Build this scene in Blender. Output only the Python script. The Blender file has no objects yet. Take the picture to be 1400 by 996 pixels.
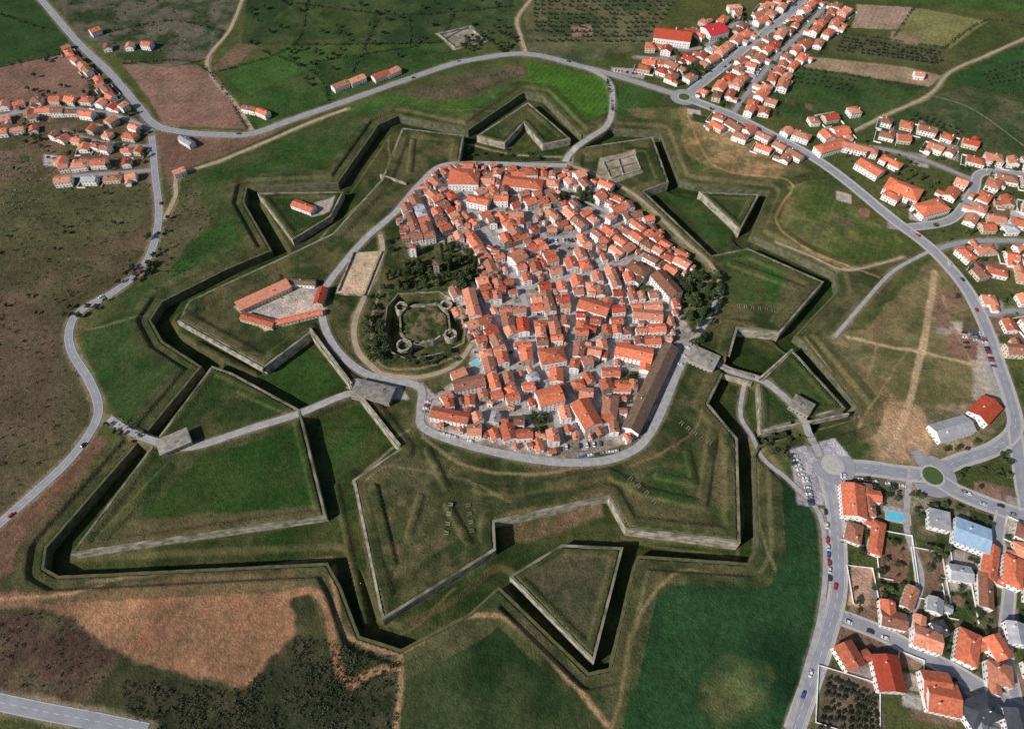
import bpy, math, random
import numpy as np
from mathutils import Vector
random.seed(7); rng=np.random.default_rng(11)
# ------------------------------------------------------------------ survey frame
CAM_H=430.0; PITCH=math.radians(54.5); FPX=946.0
COSP,SINP=math.cos(PITCH),math.sin(PITCH)
def P(px,py,z=0.0):
    """survey coordinate (aerial photo) -> ground metres"""
    u=(px-700)/FPX; v=(498-py)/FPX
    dz=-SINP+v*COSP; t=(z-CAM_H)/dz
    return (t*u, t*(COSP+v*SINP))
def PL(pts,z=0.0): return [P(a,b,z) for a,b in pts]
def lin(c,k=1.0):
    o=[]
    for x in c:
        x=x/255.0
        o.append(k*(x/12.92 if x<=0.04045 else ((x+0.055)/1.055)**2.4))
    return o
scene=bpy.context.scene
# ------------------------------------------------------------------ materials
def new_mat(name):
    m=bpy.data.materials.new(name); m.use_nodes=True
    nt=m.node_tree; b=nt.nodes['Principled BSDF']; return m,nt,b
def mat(name,c1,c2=None,scale=0.5,rough=0.9,bump=0.0,objrand=0.0,metal=0.0,detail=4):
    m,nt,b=new_mat(name)
    b.inputs['Roughness'].default_value=rough; b.inputs['Metallic'].default_value=metal
    b.inputs['Specular IOR Level'].default_value=0.25
    if c2 is None: c2=[x*0.75 for x in c1]
    tc=nt.nodes.new('ShaderNodeNewGeometry')
    n=nt.nodes.new('ShaderNodeTexNoise'); n.inputs['Scale'].default_value=scale; n.inputs['Detail'].default_value=detail
    nt.links.new(tc.outputs['Position'],n.inputs['Vector'])
    cr=nt.nodes.new('ShaderNodeValToRGB')
    cr.color_ramp.elements[0].position=0.35; cr.color_ramp.elements[1].position=0.65
    cr.color_ramp.elements[0].color=(*c1,1); cr.color_ramp.elements[1].color=(*c2,1)
    nt.links.new(n.outputs['Fac'],cr.inputs['Fac'])
    out=cr.outputs['Color']
    if objrand>0:
        oi=nt.nodes.new('ShaderNodeObjectInfo')
        mr=nt.nodes.new('ShaderNodeMapRange'); mr.inputs['To Min'].default_value=1-objrand; mr.inputs['To Max'].default_value=1+objrand*0.6
        nt.links.new(oi.outputs['Random'],mr.inputs['Value'])
        vm=nt.nodes.new('ShaderNodeVectorMath'); vm.operation='SCALE'
        nt.links.new(out,vm.inputs[0]); nt.links.new(mr.outputs['Result'],vm.inputs['Scale'])
        out=vm.outputs['Vector']
    nt.links.new(out,b.inputs['Base Color'])
    if bump>0:
        n2=nt.nodes.new('ShaderNodeTexNoise'); n2.inputs['Scale'].default_value=scale*4
        nt.links.new(tc.outputs['Position'],n2.inputs['Vector'])
        bp=nt.nodes.new('ShaderNodeBump'); bp.inputs['Strength'].default_value=bump; bp.inputs['Distance'].default_value=0.3
        nt.links.new(n2.outputs['Fac'],bp.inputs['Height']); nt.links.new(bp.outputs['Normal'],b.inputs['Normal'])
    return m
M={}
M['roof_a']=mat('terracotta_tiles',(0.68,0.20,0.105),(0.46,0.12,0.06),0.6,0.8,0.4,0.38)
M['roof_e']=mat('salmon_tiles',(0.66,0.29,0.19),(0.50,0.18,0.10),0.6,0.85,0.4,0.3)
M['roof_b']=mat('weathered_tiles',(0.42,0.17,0.10),(0.22,0.11,0.075),0.7,0.9,0.4,0.4)
M['roof_c']=mat('red_tiles',(0.50,0.075,0.035),(0.34,0.06,0.03),0.5,0.8,0.3,0.25)
M['roof_d']=mat('old_brown_tiles',(0.13,0.085,0.06),(0.20,0.13,0.09),0.4,0.9,0.4,0.2)
M['roof_g']=mat('grey_sheet_roof',(0.42,0.42,0.44),(0.30,0.30,0.32),0.3,0.6,0.1,0.3)
M['roof_s']=mat('gatehouse_stone_roof',(0.30,0.28,0.25),(0.17,0.16,0.13),0.3,0.9,0.3,0.2)
M['roof_blue']=mat('blue_sheet_roof',(0.25,0.40,0.58),(0.38,0.5,0.62),0.3,0.5,0.1)
M['roof_crim']=mat('crimson_sheet_roof',(0.6,0.04,0.05),(0.5,0.035,0.045),0.3,0.5,0.1)
M['roof_k']=mat('slate_roof',(0.07,0.075,0.09),(0.045,0.05,0.06),0.3,0.6,0.1)
M['wall_w']=mat('whitewash',(0.82,0.81,0.80),(0.68,0.66,0.64),0.3,0.9,0.1,0.12)
M['wall_y']=mat('cream_render',(0.62,0.54,0.43),(0.52,0.45,0.35),0.3,0.9,0.1,0.2)
M['wall_s']=mat('granite_wall',(0.36,0.32,0.26),(0.24,0.21,0.175),0.8,0.95,0.3,0.2)
M['glass']=mat('window_glass',(0.03,0.035,0.045),None,1,0.2)
M['door']=mat('painted_door',(0.12,0.06,0.03),None,1,0.6)
M['stone']=mat('rampart_stone',(0.42,0.38,0.31),(0.14,0.135,0.09),0.22,0.95,0.5,detail=10)
M['stone_m']=mat('mossy_stone',(0.15,0.135,0.09),(0.06,0.075,0.035),0.25,0.95,0.5,detail=8)
M['asph']=mat('asphalt',(0.29,0.29,0.32),(0.235,0.235,0.26),0.15,0.9,0.0,detail=8)
M['lane']=mat('street_paving',(0.38,0.365,0.365),(0.28,0.265,0.265),0.3,0.9,0.1,detail=8)
M['dirt']=mat('dirt_track',(0.40,0.32,0.22),(0.28,0.22,0.15),0.2,0.95,0.1,detail=8)
M['kerb']=mat('kerb_pavement',(0.44,0.42,0.40),(0.36,0.34,0.32),0.5,0.9)
M['paint']=mat('road_paint',(0.8,0.8,0.78),(0.65,0.65,0.62),0.8,0.7)
M['leaf1']=mat('foliage_dark',(0.022,0.042,0.014),(0.05,0.075,0.025),0.6,0.9,0,0.3)
M['leaf2']=mat('foliage_light',(0.055,0.09,0.03),(0.10,0.125,0.045),0.6,0.9,0,0.3)
M['leaf3']=mat('foliage_olive',(0.07,0.08,0.05),(0.04,0.05,0.03),0.6,0.9,0,0.3)
M['bark']=mat('bark',(0.12,0.085,0.06),None,2,0.95)
M['water']=mat('pool_water',(0.08,0.45,0.62),(0.12,0.52,0.68),0.5,0.05)
M['tyre']=mat('tyre',(0.02,0.02,0.02),None,2,0.8)
M['steel']=mat('galvanised_steel',(0.4,0.4,0.42),None,2,0.4,metal=0.6)
CARC=[(0.75,0.75,0.75),(0.6,0.62,0.65),(0.04,0.04,0.05),(0.45,0.03,0.03),(0.05,0.1,0.3),(0.25,0.26,0.28)]
for i,c in enumerate(CARC): M['car%d'%i]=mat('car_paint_%d'%i,c,[x*0.95 for x in c],1,0.3)
# ------------------------------------------------------------------ terrain grid
def grow(start,end,st,f):
    o=[];x=start;d=st
    while x<end: o.append(x); x+=d; d*=f
    o.append(end); return np.array(o)
gx=np.concatenate([-grow(700,7000,4,1.12)[::-1], np.arange(-696,-320,1.8), np.arange(-320,332,1.05), np.arange(332,696,1.8), grow(698,7000,4,1.12)])
gy=np.concatenate([-grow(-10,6000,5,1.15)[::-1], np.arange(15,48,2.5), np.arange(48,665,1.05), np.arange(665,915,1.8), grow(916,9000,4,1.1)])
gx=np.unique(gx); gy=np.unique(gy)
nx,ny=len(gx),len(gy)
X,Y=np.meshgrid(gx,gy)
def vnoise(x,y,s,seed):
    r=np.random.default_rng(seed).random((256,256))
    u=x/s+1000; v=y/s+1000
    i=np.floor(u).astype(int); j=np.floor(v).astype(int)
    fu=u-i; fv=v-j; fu=fu*fu*(3-2*fu); fv=fv*fv*(3-2*fv)
    a=r[i%256,j%256]; b=r[(i+1)%256,j%256]; c=r[i%256,(j+1)%256]; d=r[(i+1)%256,(j+1)%256]
    return (a*(1-fu)+b*fu)*(1-fv)+(c*(1-fu)+d*fu)*fv
def sl(xs,ys,m):
    i0=max(0,np.searchsorted(gx,min(xs)-m)-1); i1=min(nx,np.searchsorted(gx,max(xs)+m)+1)
    j0=max(0,np.searchsorted(gy,min(ys)-m)-1); j1=min(ny,np.searchsorted(gy,max(ys)+m)+1)
    return slice(j0,j1),slice(i0,i1)
def sdf(poly,x,y):
    d=np.full(x.shape,1e9); ins=np.zeros(x.shape,bool); n=len(poly)
    for k in range(n):
        ax,ay=poly[k]; bx,by=poly[(k+1)%n]
        ex,ey=bx-ax,by-ay
        t=np.clip(((x-ax)*ex+(y-ay)*ey)/(ex*ex+ey*ey+1e-9),0,1)
        d=np.minimum(d,(x-ax-t*ex)**2+(y-ay-t*ey)**2)
        c=((ay>y)!=(by>y))
        if abs(ey)>1e-9: ins^= c & (x<ax+(y-ay)*ex/ey)
    d=np.sqrt(d); return np.where(ins,-d,d)
def inpoly(poly,x,y):
    ins=False;n=len(poly)
    for k in range(n):
        ax,ay=poly[k]; bx,by=poly[(k+1)%n]
        if (ay>y)!=(by>y) and x<ax+(y-ay)*(bx-ax)/(by-ay): ins=not ins
    return ins
H=(vnoise(X,Y,90,1)-0.5)*2.0+(vnoise(X,Y,25,2)-0.5)*0.8
far=np.clip((np.hypot(X,Y-500)-1100)/1500,0,1)
H=H+far*(vnoise(X,Y,900,3)-0.4)*70
CS=[(640,178),(716,126),(742,130),(798,188),(838,176),(902,180),(928,246),(950,252),(1050,262),(1026,320),(1140,372),(1145,396),(1086,458),(1100,468),(1172,556),(1166,572),(1036,608),(1030,620),(1034,745),(1022,768),(872,758),(866,770),(832,912),(805,918),(682,800),(640,838),(548,886),(492,868),(466,800),(448,768),(80,786),(60,775),(64,748),(196,596),(276,500),(222,465),(206,436),(222,412),(310,368),(372,342),(334,276),(338,256),(462,250),(518,170),(545,158)]
CSw=PL(CS,0)
MAIN=[(550,176),(634,186),(628,222),(782,222),(784,204),(892,188),(914,250),(880,262),(972,350),(1022,340),(1126,386),(1066,456),(1008,450),(994,500),(968,552),(1008,600),(1012,742),(856,724),(832,680),(676,714),(678,752),(523,848),(482,657),(546,614),(424,456),(362,503),(246,438),(258,412),(392,350),(455,320),(522,246)]
RAVS={'top_ravelin':[(652,186),(722,140),(780,190),(742,198),(716,168),(690,196)],
 'left_ravelin':[(352,264),(470,262),(452,296),(400,328)],
 'gate_ravelin':[(290,500),(318,510),(410,560),(446,706),(97,757),(212,604)],
 'south_ravelin':[(697,787),(768,744),(852,748),(812,905)],
 'east_ravelin':[(1083,478),(1156,558),(1040,590),(1036,524)],
 'north_east_ravelin':[(956,262),(1038,266),(1012,314)]}
d=sdf(CSw,X,Y); FL=-8.5
gl=np.where(d<8.5,-0.6,np.where(d<10.5,-0.6+(d-8.5)*1.2,np.maximum(0,1.8*(1-(d-10.5)/50))))
near=d<70
H=np.where(near&(d>0),H*np.clip(d/70,0,1)+gl,H)
t=np.clip((d-0.9)/0.9,0,1)
floor=FL+np.clip((-d-11)/4,0,1)*3.0+(vnoise(X,Y,14,5)-0.5)*0.8
H=np.where(d<1.8,floor+t*(-0.6-floor),H)
DCS=d
def raise_poly(poly,top,par,pw):
    s=sl([p[0] for p in poly],[p[1] for p in poly],5)
    dd=-sdf(poly,X[s],Y[s])
    prof=np.where(dd<pw,top+par,np.maximum(top,top+par-(dd-pw)*0.55))+(vnoise(X[s],Y[s],16,6)-.5)*.5
    z=H[s]+np.clip((dd-0.9)/0.9,0,1)*(prof-H[s])
    H[s]=np.where(dd>0.9,z,H[s]); return s,dd
MAINw=PL(MAIN,3)
sM,DM=raise_poly(MAINw,2.3,1.9,8)
RW={}
for k,v in RAVS.items():
    RW[k]=PL(v,1.5); raise_poly(RW[k],0.6,1.4,5)
TOWN=[(572,258),(610,228),(690,232),(780,236),(838,262),(875,292),(915,330),(948,372),(956,400),(950,440),(945,470),(915,545),(872,600),(800,626),(740,630),(650,606),(578,580),(584,548),(640,505),(645,470),(625,430),(600,390),(560,350),(545,305)]
TOWNw=PL(TOWN,3)
s=sl([p[0] for p in TOWNw],[p[1] for p in TOWNw],12)
dt=sdf(TOWNw,X[s],Y[s]); k=np.clip((8-dt)/8,0,1); H[s]=H[s]*(1-k)+2.8*k
CAS=PL([(545,402),(600,399),(625,412),(637,440),(633,468),(600,482),(560,490),(536,480),(527,450),(530,420)],3)
s=sl([p[0] for p in CAS],[p[1] for p in CAS],3); dd=sdf(CAS,X[s],Y[s]); H[s]=np.where(dd<-0.9,np.minimum(H[s],2.8-np.clip((-dd-0.9)/1.0,0,1)*6),H[s])
CASI=PL([(556,418),(600,415),(614,430),(617,455),(592,467),(560,473),(547,455),(546,432)],2)
s=sl([p[0] for p in CASI],[p[1] for p in CASI],3); dd=sdf(CASI,X[s],Y[s]); H[s]=np.where(dd<-0.9,H[s]+np.clip((-dd-0.9)/1.0,0,1)*(2.0+(vnoise(X[s],Y[s],5,8)-.5)*2-H[s]),H[s])
def hz(x,y):
    i=min(max(int(np.searchsorted(gx,x))-1,0),nx-2); j=min(max(int(np.searchsorted(gy,y))-1,0),ny-2)
    u=(x-gx[i])/(gx[i+1]-gx[i]); v=(y-gy[j])/(gy[j+1]-gy[j])
    return float((H[j,i]*(1-u)+H[j,i+1]*u)*(1-v)+(H[j+1,i]*(1-u)+H[j+1,i+1]*u)*v)
def smooth(pts,step=3.0,closed=False):
    pts=[np.array(p,float) for p in pts]; out=[]
    n=len(pts)
    for i in range(n-1):
        p0=pts[max(i-1,0)];p1=pts[i];p2=pts[i+1];p3=pts[min(i+2,n-1)]
        m=max(2,int(np.linalg.norm(p2-p1)/step))
        for k in range(m):
            t=k/m
            out.append(0.5*((2*p1)+(-p0+p2)*t+(2*p0-5*p1+4*p2-p3)*t*t+(-p0+3*p1-3*p2+p3)*t**3))
    out.append(pts[-1]); return out
def bank(pts,hh,w,z0=0):
    pts=PL(pts,z0)
    for (ax,ay),(bx,by) in zip(pts[:-1],pts[1:]):
        s=sl([ax,bx],[ay,by],w+3); x=X[s];y=Y[s]; ex,ey=bx-ax,by-ay
        t=np.clip(((x-ax)*ex+(y-ay)*ey)/(ex*ex+ey*ey),0,1); q=np.hypot(x-ax-t*ex,y-ay-t*ey)
        H[s]=np.maximum(H[s],np.where(q<w+3,z0+hh*np.clip((w-q)/2.5+0.3,0,1)-np.where(q>w,9,0),-99))
for b in [([(510,668),(535,770)],1.8,4,2.4),([(575,680),(560,730)],1.5,3,2.4),([(700,672),(832,646),(880,672)],1.6,4,2.4),([(880,672),(960,690),(975,590)],1.8,4,2.4),([(655,668),(700,672)],1.6,4,2.4),([(612,690),(640,740)],1.4,3,2.4),
  ([(1000,360),(1095,395),(1060,440)],1.6,4,2.4),([(855,205),(885,205),(900,245)],1.5,3,2.4),([(565,192),(560,235)],1.5,3,2.4),([(290,420),(380,380)],1.5,4,2.4),
  ([(330,535),(400,565)],1.2,3,0.8),([(230,640),(140,735)],1.3,4,0.8),([(700,705),(820,688)],2.0,3,-5.5),([(610,665),(585,615)],1.5,3,2.4),([(270,470),(350,512)],2,3,-5),([(460,665),(500,850)],1.5,2.5,-5.5),([(940,620),(950,660),(900,650)],1.2,3,2.4),([(500,700),(520,800)],1.2,3,2.6)]:
    bank(*b)
# ------------------------------------------------------------------ roads data
ROADS=[
 ('main_road',[(40,-20),(75,22),(110,62),(150,100),(185,140),(212,170),(250,180),(300,184),(345,182),(410,160),(470,140),(530,118),(590,96),(640,82),(720,74),(800,92),(870,112),(935,134)],7.5,None,'asph',1,0),
 ('main_road',[(935,134),(1000,158),(1050,182),(1110,214),(1160,250),(1220,300),(1275,342),(1318,390),(1345,440),(1365,495),(1382,545),(1388,585),(1360,612),(1310,630),(1275,645)],8,None,'asph',1,1),
 ('main_road',[(-20,735),(0,716),(50,672),(95,630),(128,585),(135,555),(122,520),(98,480),(95,450),(110,425),(155,400),(190,372),(210,335),(217,290),(212,240),(207,185)],6.5,None,'asph',1,0),
 ('main_road',[(935,134),(965,110),(1000,82),(1040,48),(1080,18),(1105,-10)],8,None,'asph',1,1),
 ('main_road',[(-20,955),(60,972),(130,985),(200,1000)],9,None,'asph',1,0),
 ('approach_road',[(1275,650),(1230,646),(1180,640),(1130,640)],9,None,'asph',1,1),
 ('main_road',[(1275,650),(1310,672),(1360,692),(1420,712)],9,None,'asph',1,1),
 ('ring_road',[(1125,640),(1140,690),(1146,750),(1145,810),(1130,870),(1110,930),(1085,1000)],8,None,'asph',1,1),
 ('street',[(1147,842),(1200,862),(1250,888),(1310,920),(1360,950),(1420,985)],7,None,'asph',0,1),
 ('street',[(1275,650),(1262,630),(1250,616)],6,None,'asph',0,0),
 ('street',[(1388,585),(1396,650),(1405,700)],7,None,'asph',0,1),
 ('street',[(1240,312),(1300,300),(1330,262),(1345,235),(1420,240)],6,None,'asph',0,1),
 ('street',[(1110,214),(1170,200),(1250,215),(1330,245)],5,None,'asph',0,0),
 ('street',[(1275,342),(1330,330),(1420,330)],5,None,'asph',0,0),
 ('street',[(1340,432),(1380,425),(1430,430)],5,None,'asph',0,0),
 ('street',[(1000,158),(1020,130),(1060,80),(1100,40),(1130,5)],5,None,'asph',0,0),
 ('street',[(965,110),(920,85),(870,78)],5,None,'asph',0,0),
 ('street',[(1040,48),(1010,30),(960,65),(900,62)],5,None,'asph',0,0),
 ('street',[(1370,700),(1365,740),(1380,800),(1375,880),(1390,960)],5,None,'asph',0,1),
 ('street',[(1245,640),(1240,720),(1260,790),(1240,860)],4,None,'lane',0,0),
 ('street',[(0,160),(60,150),(120,152),(170,162),(207,178)],5,None,'asph',0,0),
 ('street',[(80,243),(150,237),(210,232)],4.5,None,'asph',0,0),
 ('street',[(85,180),(140,195),(207,200)],4,None,'asph',0,0),
 ('gate_road',[(150,573),(178,590),(212,604),(262,612),(340,588),(410,566),(475,540),(520,535)],5.5,1.2,'lane',0,0),
 ('gate_road',[(930,490),(960,490),(1000,508),(1040,520),(1062,535),(1088,560),(1105,590),(1120,625)],5.5,0.8,'lane',0,0),
 ('approach_road',[(770,222),(780,208),(805,190),(830,172),(837,145),(832,112),(800,92)],6,0.6,'lane',0,0),
 ('town_ring_road',[(775,228),(700,226),(640,224),(600,228),(570,255),(540,290),(500,325),(465,365),(442,400),(442,440),(462,480),(500,510),(545,520),(575,530),(575,560),(580,585),(640,608),(720,626),(790,632),(850,622),(890,590),(930,500),(950,460),(975,425),(985,395)],6,None,'lane',0,0),
 ('footpath',[(985,395),(970,365),(935,335),(895,295),(860,265),(820,245),(775,228)],3.5,None,'dirt',0,0),
 ('castle_lane',[(520,320),(522,345),(505,390),(485,440),(490,480),(520,510)],4.5,None,'dirt',0,0),
 ('castle_lane',[(520,510),(570,515),(620,500),(645,470)],3.5,None,'dirt',0,0),
 ('country_track',[(335,-10),(315,40),(285,80),(290,105),(320,140),(345,178)],4.0,None,'dirt',0,0),
 ('country_track',[(735,-10),(708,25),(712,50),(720,74)],4.0,None,'dirt',0,0),
 ('country_track',[(1410,48),(1350,75),(1300,98),(1270,130),(1210,158),(1165,180)],3.5,None,'dirt',0,0),
 ('country_track',[(225,300),(240,268),(245,240),(300,220),(360,195),(420,170),(475,150)],4.0,None,'dirt',0,0),
 ('footpath',[(1268,345),(1220,372),(1180,415),(1140,462)],3,None,'lane',0,0),
 ('footpath',[(1020,520),(1015,560),(1030,590),(1045,625),(1080,660),(1118,700),(1128,760),(1122,840),(1098,930),(1078,1000)],3.2,None,'lane',0,0),
 ('country_track',[(1060,330),(1110,350),(1160,370),(1235,352)],2.2,None,'dirt',0,0),
]
def flatten(pts,w,zo):
    zs=[hz(p[0],p[1]) if zo is None else zo for p in pts]
    if zo is None:
        k=7; zs=[float(np.mean(zs[max(0,i-k):i+k+1])) for i in range(len(zs))]
    else:
        m=8
        for i in range(m):
            for idx in (i,len(zs)-1-i):
                a=i/m; zs[idx]=a*zs[idx]+(1-a)*hz(*pts[idx])
    for i in range(len(pts)-1):
        ax,ay=pts[i];bx,by=pts[i+1]
        s=sl([ax,bx],[ay,by],w/2+6); x=X[s];y=Y[s]; ex,ey=bx-ax,by-ay
        t=np.clip(((x-ax)*ex+(y-ay)*ey)/(ex*ex+ey*ey+1e-9),0,1); q=np.hypot(x-ax-t*ex,y-ay-t*ey)
        z=zs[i]+(zs[i+1]-zs[i])*t
        k=np.clip((w/2+3.4-q)/1.8,0,1)
        Wt=KW[s]; upd=k>Wt
        H[s]=np.where(upd,H0[s]*(1-k)+z*k,H[s]); KW[s]=np.maximum(Wt,k)
H0=H.copy(); KW=np.zeros_like(H)
RP=[]
for r in ROADS:
    pts=[tuple(p) for p in smooth(PL(r[1],3 if r[0] in('town_ring_road','castle_lane') else 0),3.0)]
    RP.append(pts); flatten(pts,r[2],r[3])
# ------------------------------------------------------------------ colour painting
W1=(vnoise(X,Y,14,21)-0.5)*6+(vnoise(X,Y,5,22)-0.5)*3; W2=(vnoise(X,Y,14,23)-0.5)*6+(vnoise(X,Y,5,24)-0.5)*3
C=np.zeros((ny,nx,3)); ST=np.zeros((ny,nx))
n1=vnoise(X,Y,60,31)[...,None]; n2=vnoise(X,Y,18,32)[...,None]
C[:]=np.array(lin((62,80,38)))*(1-n1)+np.array(lin((84,88,46)))*n1
def paint(pts,col,f=1.5,warp=0.3,stripe=0,z=0,a=1.0,col2=None,ns=20):
    poly=PL(pts,z); s=sl([p[0] for p in poly],[p[1] for p in poly],12)
    dd=sdf(poly,X[s]+W1[s]*warp,Y[s]+W2[s]*warp)
    k=(np.clip(0.5-dd/f,0,1)*a)[...,None]
    c=np.array(lin(col))
    if col2 is not None:
        m=np.clip((vnoise(X[s],Y[s],ns,77)*0.6+vnoise(X[s],Y[s],ns/3,78)*0.4-0.35)/0.3,0,1)[...,None]; c=c*(1-m)+np.array(lin(col2))*m
    C[s]=C[s]*(1-k)+c*k
    ST[s]=ST[s]*(1-k[...,0])+stripe*k[...,0]
def paint_line(pts,w,col,f=1.5,warp=0.25,z=0,a=1.0,world=False,st=.85):
    pw=pts if world else [tuple(p) for p in smooth(PL(pts,z),6.0)]
    c=np.array(lin(col))
    xs=[p[0] for p in pw];ys=[p[1] for p in pw]
    s0=sl(xs,ys,w+f+3); K=np.zeros(X[s0].shape); j0,i0=s0[0].start,s0[1].start
    for (ax,ay),(bx,by) in zip(pw[:-1],pw[1:]):
        s=sl([ax,bx],[ay,by],w+f+3); x=X[s]+W1[s]*warp;y=Y[s]+W2[s]*warp; ex,ey=bx-ax,by-ay
        t=np.clip(((x-ax)*ex+(y-ay)*ey)/(ex*ex+ey*ey+1e-9),0,1); q=np.hypot(x-ax-t*ex,y-ay-t*ey)
        k=np.clip(0.5-(q-w/2)/f,0,1)*a
        l=(slice(s[0].start-j0,s[0].start-j0+k.shape[0]),slice(s[1].start-i0,s[1].start-i0+k.shape[1]))
        kk=K[l]; K[l]=np.maximum(kk,k[:kk.shape[0],:kk.shape[1]])
    K=(K*st)[...,None]; C[s0]=C[s0]*(1-K)+c*K
paint([(-400,90),(100,70),(215,160),(225,300),(200,370),(110,420),(100,470),(135,560),(60,670),(-200,900),(-600,700)],(98,84,62),4,1,0,col2=(76,74,48),ns=45)
paint([(0,250),(210,250),(200,300),(120,330),(0,340)],(74,84,46),8,1.5,0,a=.6)
paint([(-40,400),(80,420),(90,560),(0,640),(-60,600)],(92,78,60),14,2.5,0,a=.7)
paint([(-100,-60),(45,-10),(105,62),(100,72),(0,92),(-100,100)],(50,78,38),2,0.3,0.2)
paint([(0,90),(85,74),(118,98),(124,132),(60,150),(-60,145)],(120,94,78),2,0.3,0.3)
paint([(60,-20),(330,-20),(312,40),(283,82),(230,92),(175,84),(110,52)],(56,74,42),2,1,0,col2=(92,90,74),ns=22)
paint([(168,88),(272,90),(318,135),(338,176),(225,172),(200,130)],(126,98,82),1.5,0.3,0.3)
paint([(290,95),(335,50),(360,55),(310,100)],(105,88,66),1.5,0.3,0.3)
paint([(340,-20),(700,-20),(705,55),(600,58),(400,62),(330,60)],(46,70,38),2,0.5,0.2,col2=(70,86,48),ns=40)
paint([(405,0),(520,18),(500,60),(400,62),(370,30)],(54,78,36),1.5,.4,.1,col2=(72,82,46))
paint([(300,98),(400,62),(600,58),(640,80),(520,118),(350,176),(322,135)],(52,84,36),2,0.3,0.2,col2=(70,92,44),ns=40)
paint([(300,98),(400,62),(430,90),(340,130)],(64,98,42),2,0.3,0.2)
paint([(430,84),(560,64),(600,70),(500,112),(450,130)],(46,76,34),2,.3,.1,col2=(62,84,42))
paint([(210,175),(250,182),(345,186),(400,170),(300,214),(245,232),(232,262)],(108,84,68),2,0.4,0.2)
paint([(712,-20),(930,-20),(888,62),(800,88),(722,68)],(66,82,48),2,0.5,0.1,col2=(92,94,62),ns=30)
paint([(780,35),(808,33),(812,48),(784,50)],(130,104,90),1,.2,.1)
paint([(470,148),(540,128),(690,92),(718,100),(724,122),(640,162),(560,158),(515,160)],(74,106,38),2,0.5,0.2,col2=(60,94,36),ns=30)
paint([(535,128),(640,96),(715,88),(718,106),(655,134),(600,142)],(92,82,62),3,1,0,col2=(76,80,50),ns=20)
paint([(718,86),(770,92),(832,110),(838,152),(796,168),(728,128)],(70,112,32),1.5,0.3,0.4)
paint([(838,112),(900,128),(915,140),(838,158)],(60,90,38),2,0.4,0.2)
paint([(255,246),(400,182),(510,162),(480,245),(335,255),(330,340),(240,390),(230,310)],(50,82,32),3,0.8,0.2,col2=(70,84,44),ns=35)
paint([(230,300),(262,245),(290,300),(240,360),(205,385)],(84,82,54),4,1,0)
paint([(110,455),(165,428),(215,430),(275,500),(190,590),(165,575),(128,520)],(44,76,30),2,0.6,0.2,col2=(60,82,40),ns=35)
paint([(160,400),(240,385),(330,345),(220,410),(190,430)],(58,80,36),3,0.8,0)
paint([(-60,760),(130,592),(150,600),(110,660),(40,770),(-30,820)],(106,80,62),2,0.4,0.3)
paint([(0,790),(60,780),(120,792),(398,776),(470,790),(500,870),(545,890),(540,1000),(0,960)],(72,72,44),3,1,0,col2=(56,60,36),ns=25)
paint([(-40,812),(100,812),(250,788),(396,780),(402,820),(412,868),(340,935),(250,925),(130,880),(100,838),(-40,830)],(148,108,76),2.5,0.8,0.25,col2=(124,94,68),ns=40)
paint([(250,800),(390,790),(400,860),(330,920),(260,900)],(126,94,68),10,1.5,0,a=.5)
paint([(-40,838),(95,838),(160,900),(120,960),(-40,950)],(74,58,48),4,1,0.1,col2=(86,76,56),ns=20)
paint([(-60,930),(60,955),(150,975),(100,985),(-60,960)],(130,108,80),2,1,0)
paint([(165,930),(330,940),(412,866),(545,905),(545,1010),(180,1010)],(64,64,44),3,1,0,col2=(48,54,34),ns=14)
paint([(560,882),(640,848),(705,862),(800,950),(836,1010),(545,1010)],(36,60,28),2,0.4,0.15,col2=(62,74,42),ns=50)
paint([(682,805),(805,920),(830,912),(866,760),(1034,770),(870,860),(842,1000),(720,870)],(58,72,36),3,0.6,0,col2=(80,80,50),ns=25)
paint([(1040,640),(1075,650),(1118,702),(1126,800),(1098,920),(1072,1010),(848,1010),(880,830),(920,800),(1000,792),(1035,770)],(26,60,34),2,0.4,0.1,col2=(42,78,42),ns=60)
paint([(965,935),(1010,900),(1045,920),(1030,985),(975,990)],(94,102,58),12,2.6,0,a=0.75)
paint([(850,150),(935,148),(1110,235),(1060,256),(950,250),(925,244),(900,180)],(104,98,60),3,0.8,0,col2=(76,90,44),ns=25)
paint([(925,150),(975,165),(1085,232),(1050,250),(985,242),(945,215)],(170,134,92),8,1.5,0,a=0.8,col2=(116,106,64),ns=9)
paint([(1055,262),(1115,246),(1235,330),(1190,376),(1140,362),(1060,300)],(74,92,40),2,0.4,0.25,col2=(108,106,62),ns=30)
paint([(1060,330),(1150,372),(1240,352),(1262,348),(1150,460),(1110,450),(1145,396)],(62,76,40),3,0.8,0,col2=(90,88,54))
paint([(1110,462),(1180,450),(1280,350),(1325,410),(1345,470),(1330,545),(1262,630),(1170,600),(1172,556)],(92,92,54),3,0.8,0,col2=(116,106,70),ns=20)
paint([(1180,590),(1225,545),(1262,560),(1300,590),(1270,632),(1190,625)],(172,142,106),10,1.5,0,a=0.85)
paint([(1300,440),(1345,440),(1372,500),(1386,555),(1330,545),(1330,500)],(166,156,138),3,0.5,0)
paint([(1265,560),(1330,545),(1386,560),(1340,612),(1280,630)],(94,94,62),3,0.6,0,col2=(140,122,94),ns=12)
paint([(1065,88),(1262,120),(1205,165),(1150,182),(1060,158)],(54,82,38),2,0.3,0.2,col2=(70,92,46),ns=30)
paint([(1072,74),(1240,92),(1290,104),(1270,118),(1068,88)],(144,124,96),1.5,0.3,0.2)
paint([(1140,46),(1290,68),(1300,92),(1130,74)],(80,84,54),2,0.3,0)
paint([(1172,6),(1250,10),(1238,40),(1165,38)],(150,126,106),1.5,0.3,0.3)
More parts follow.
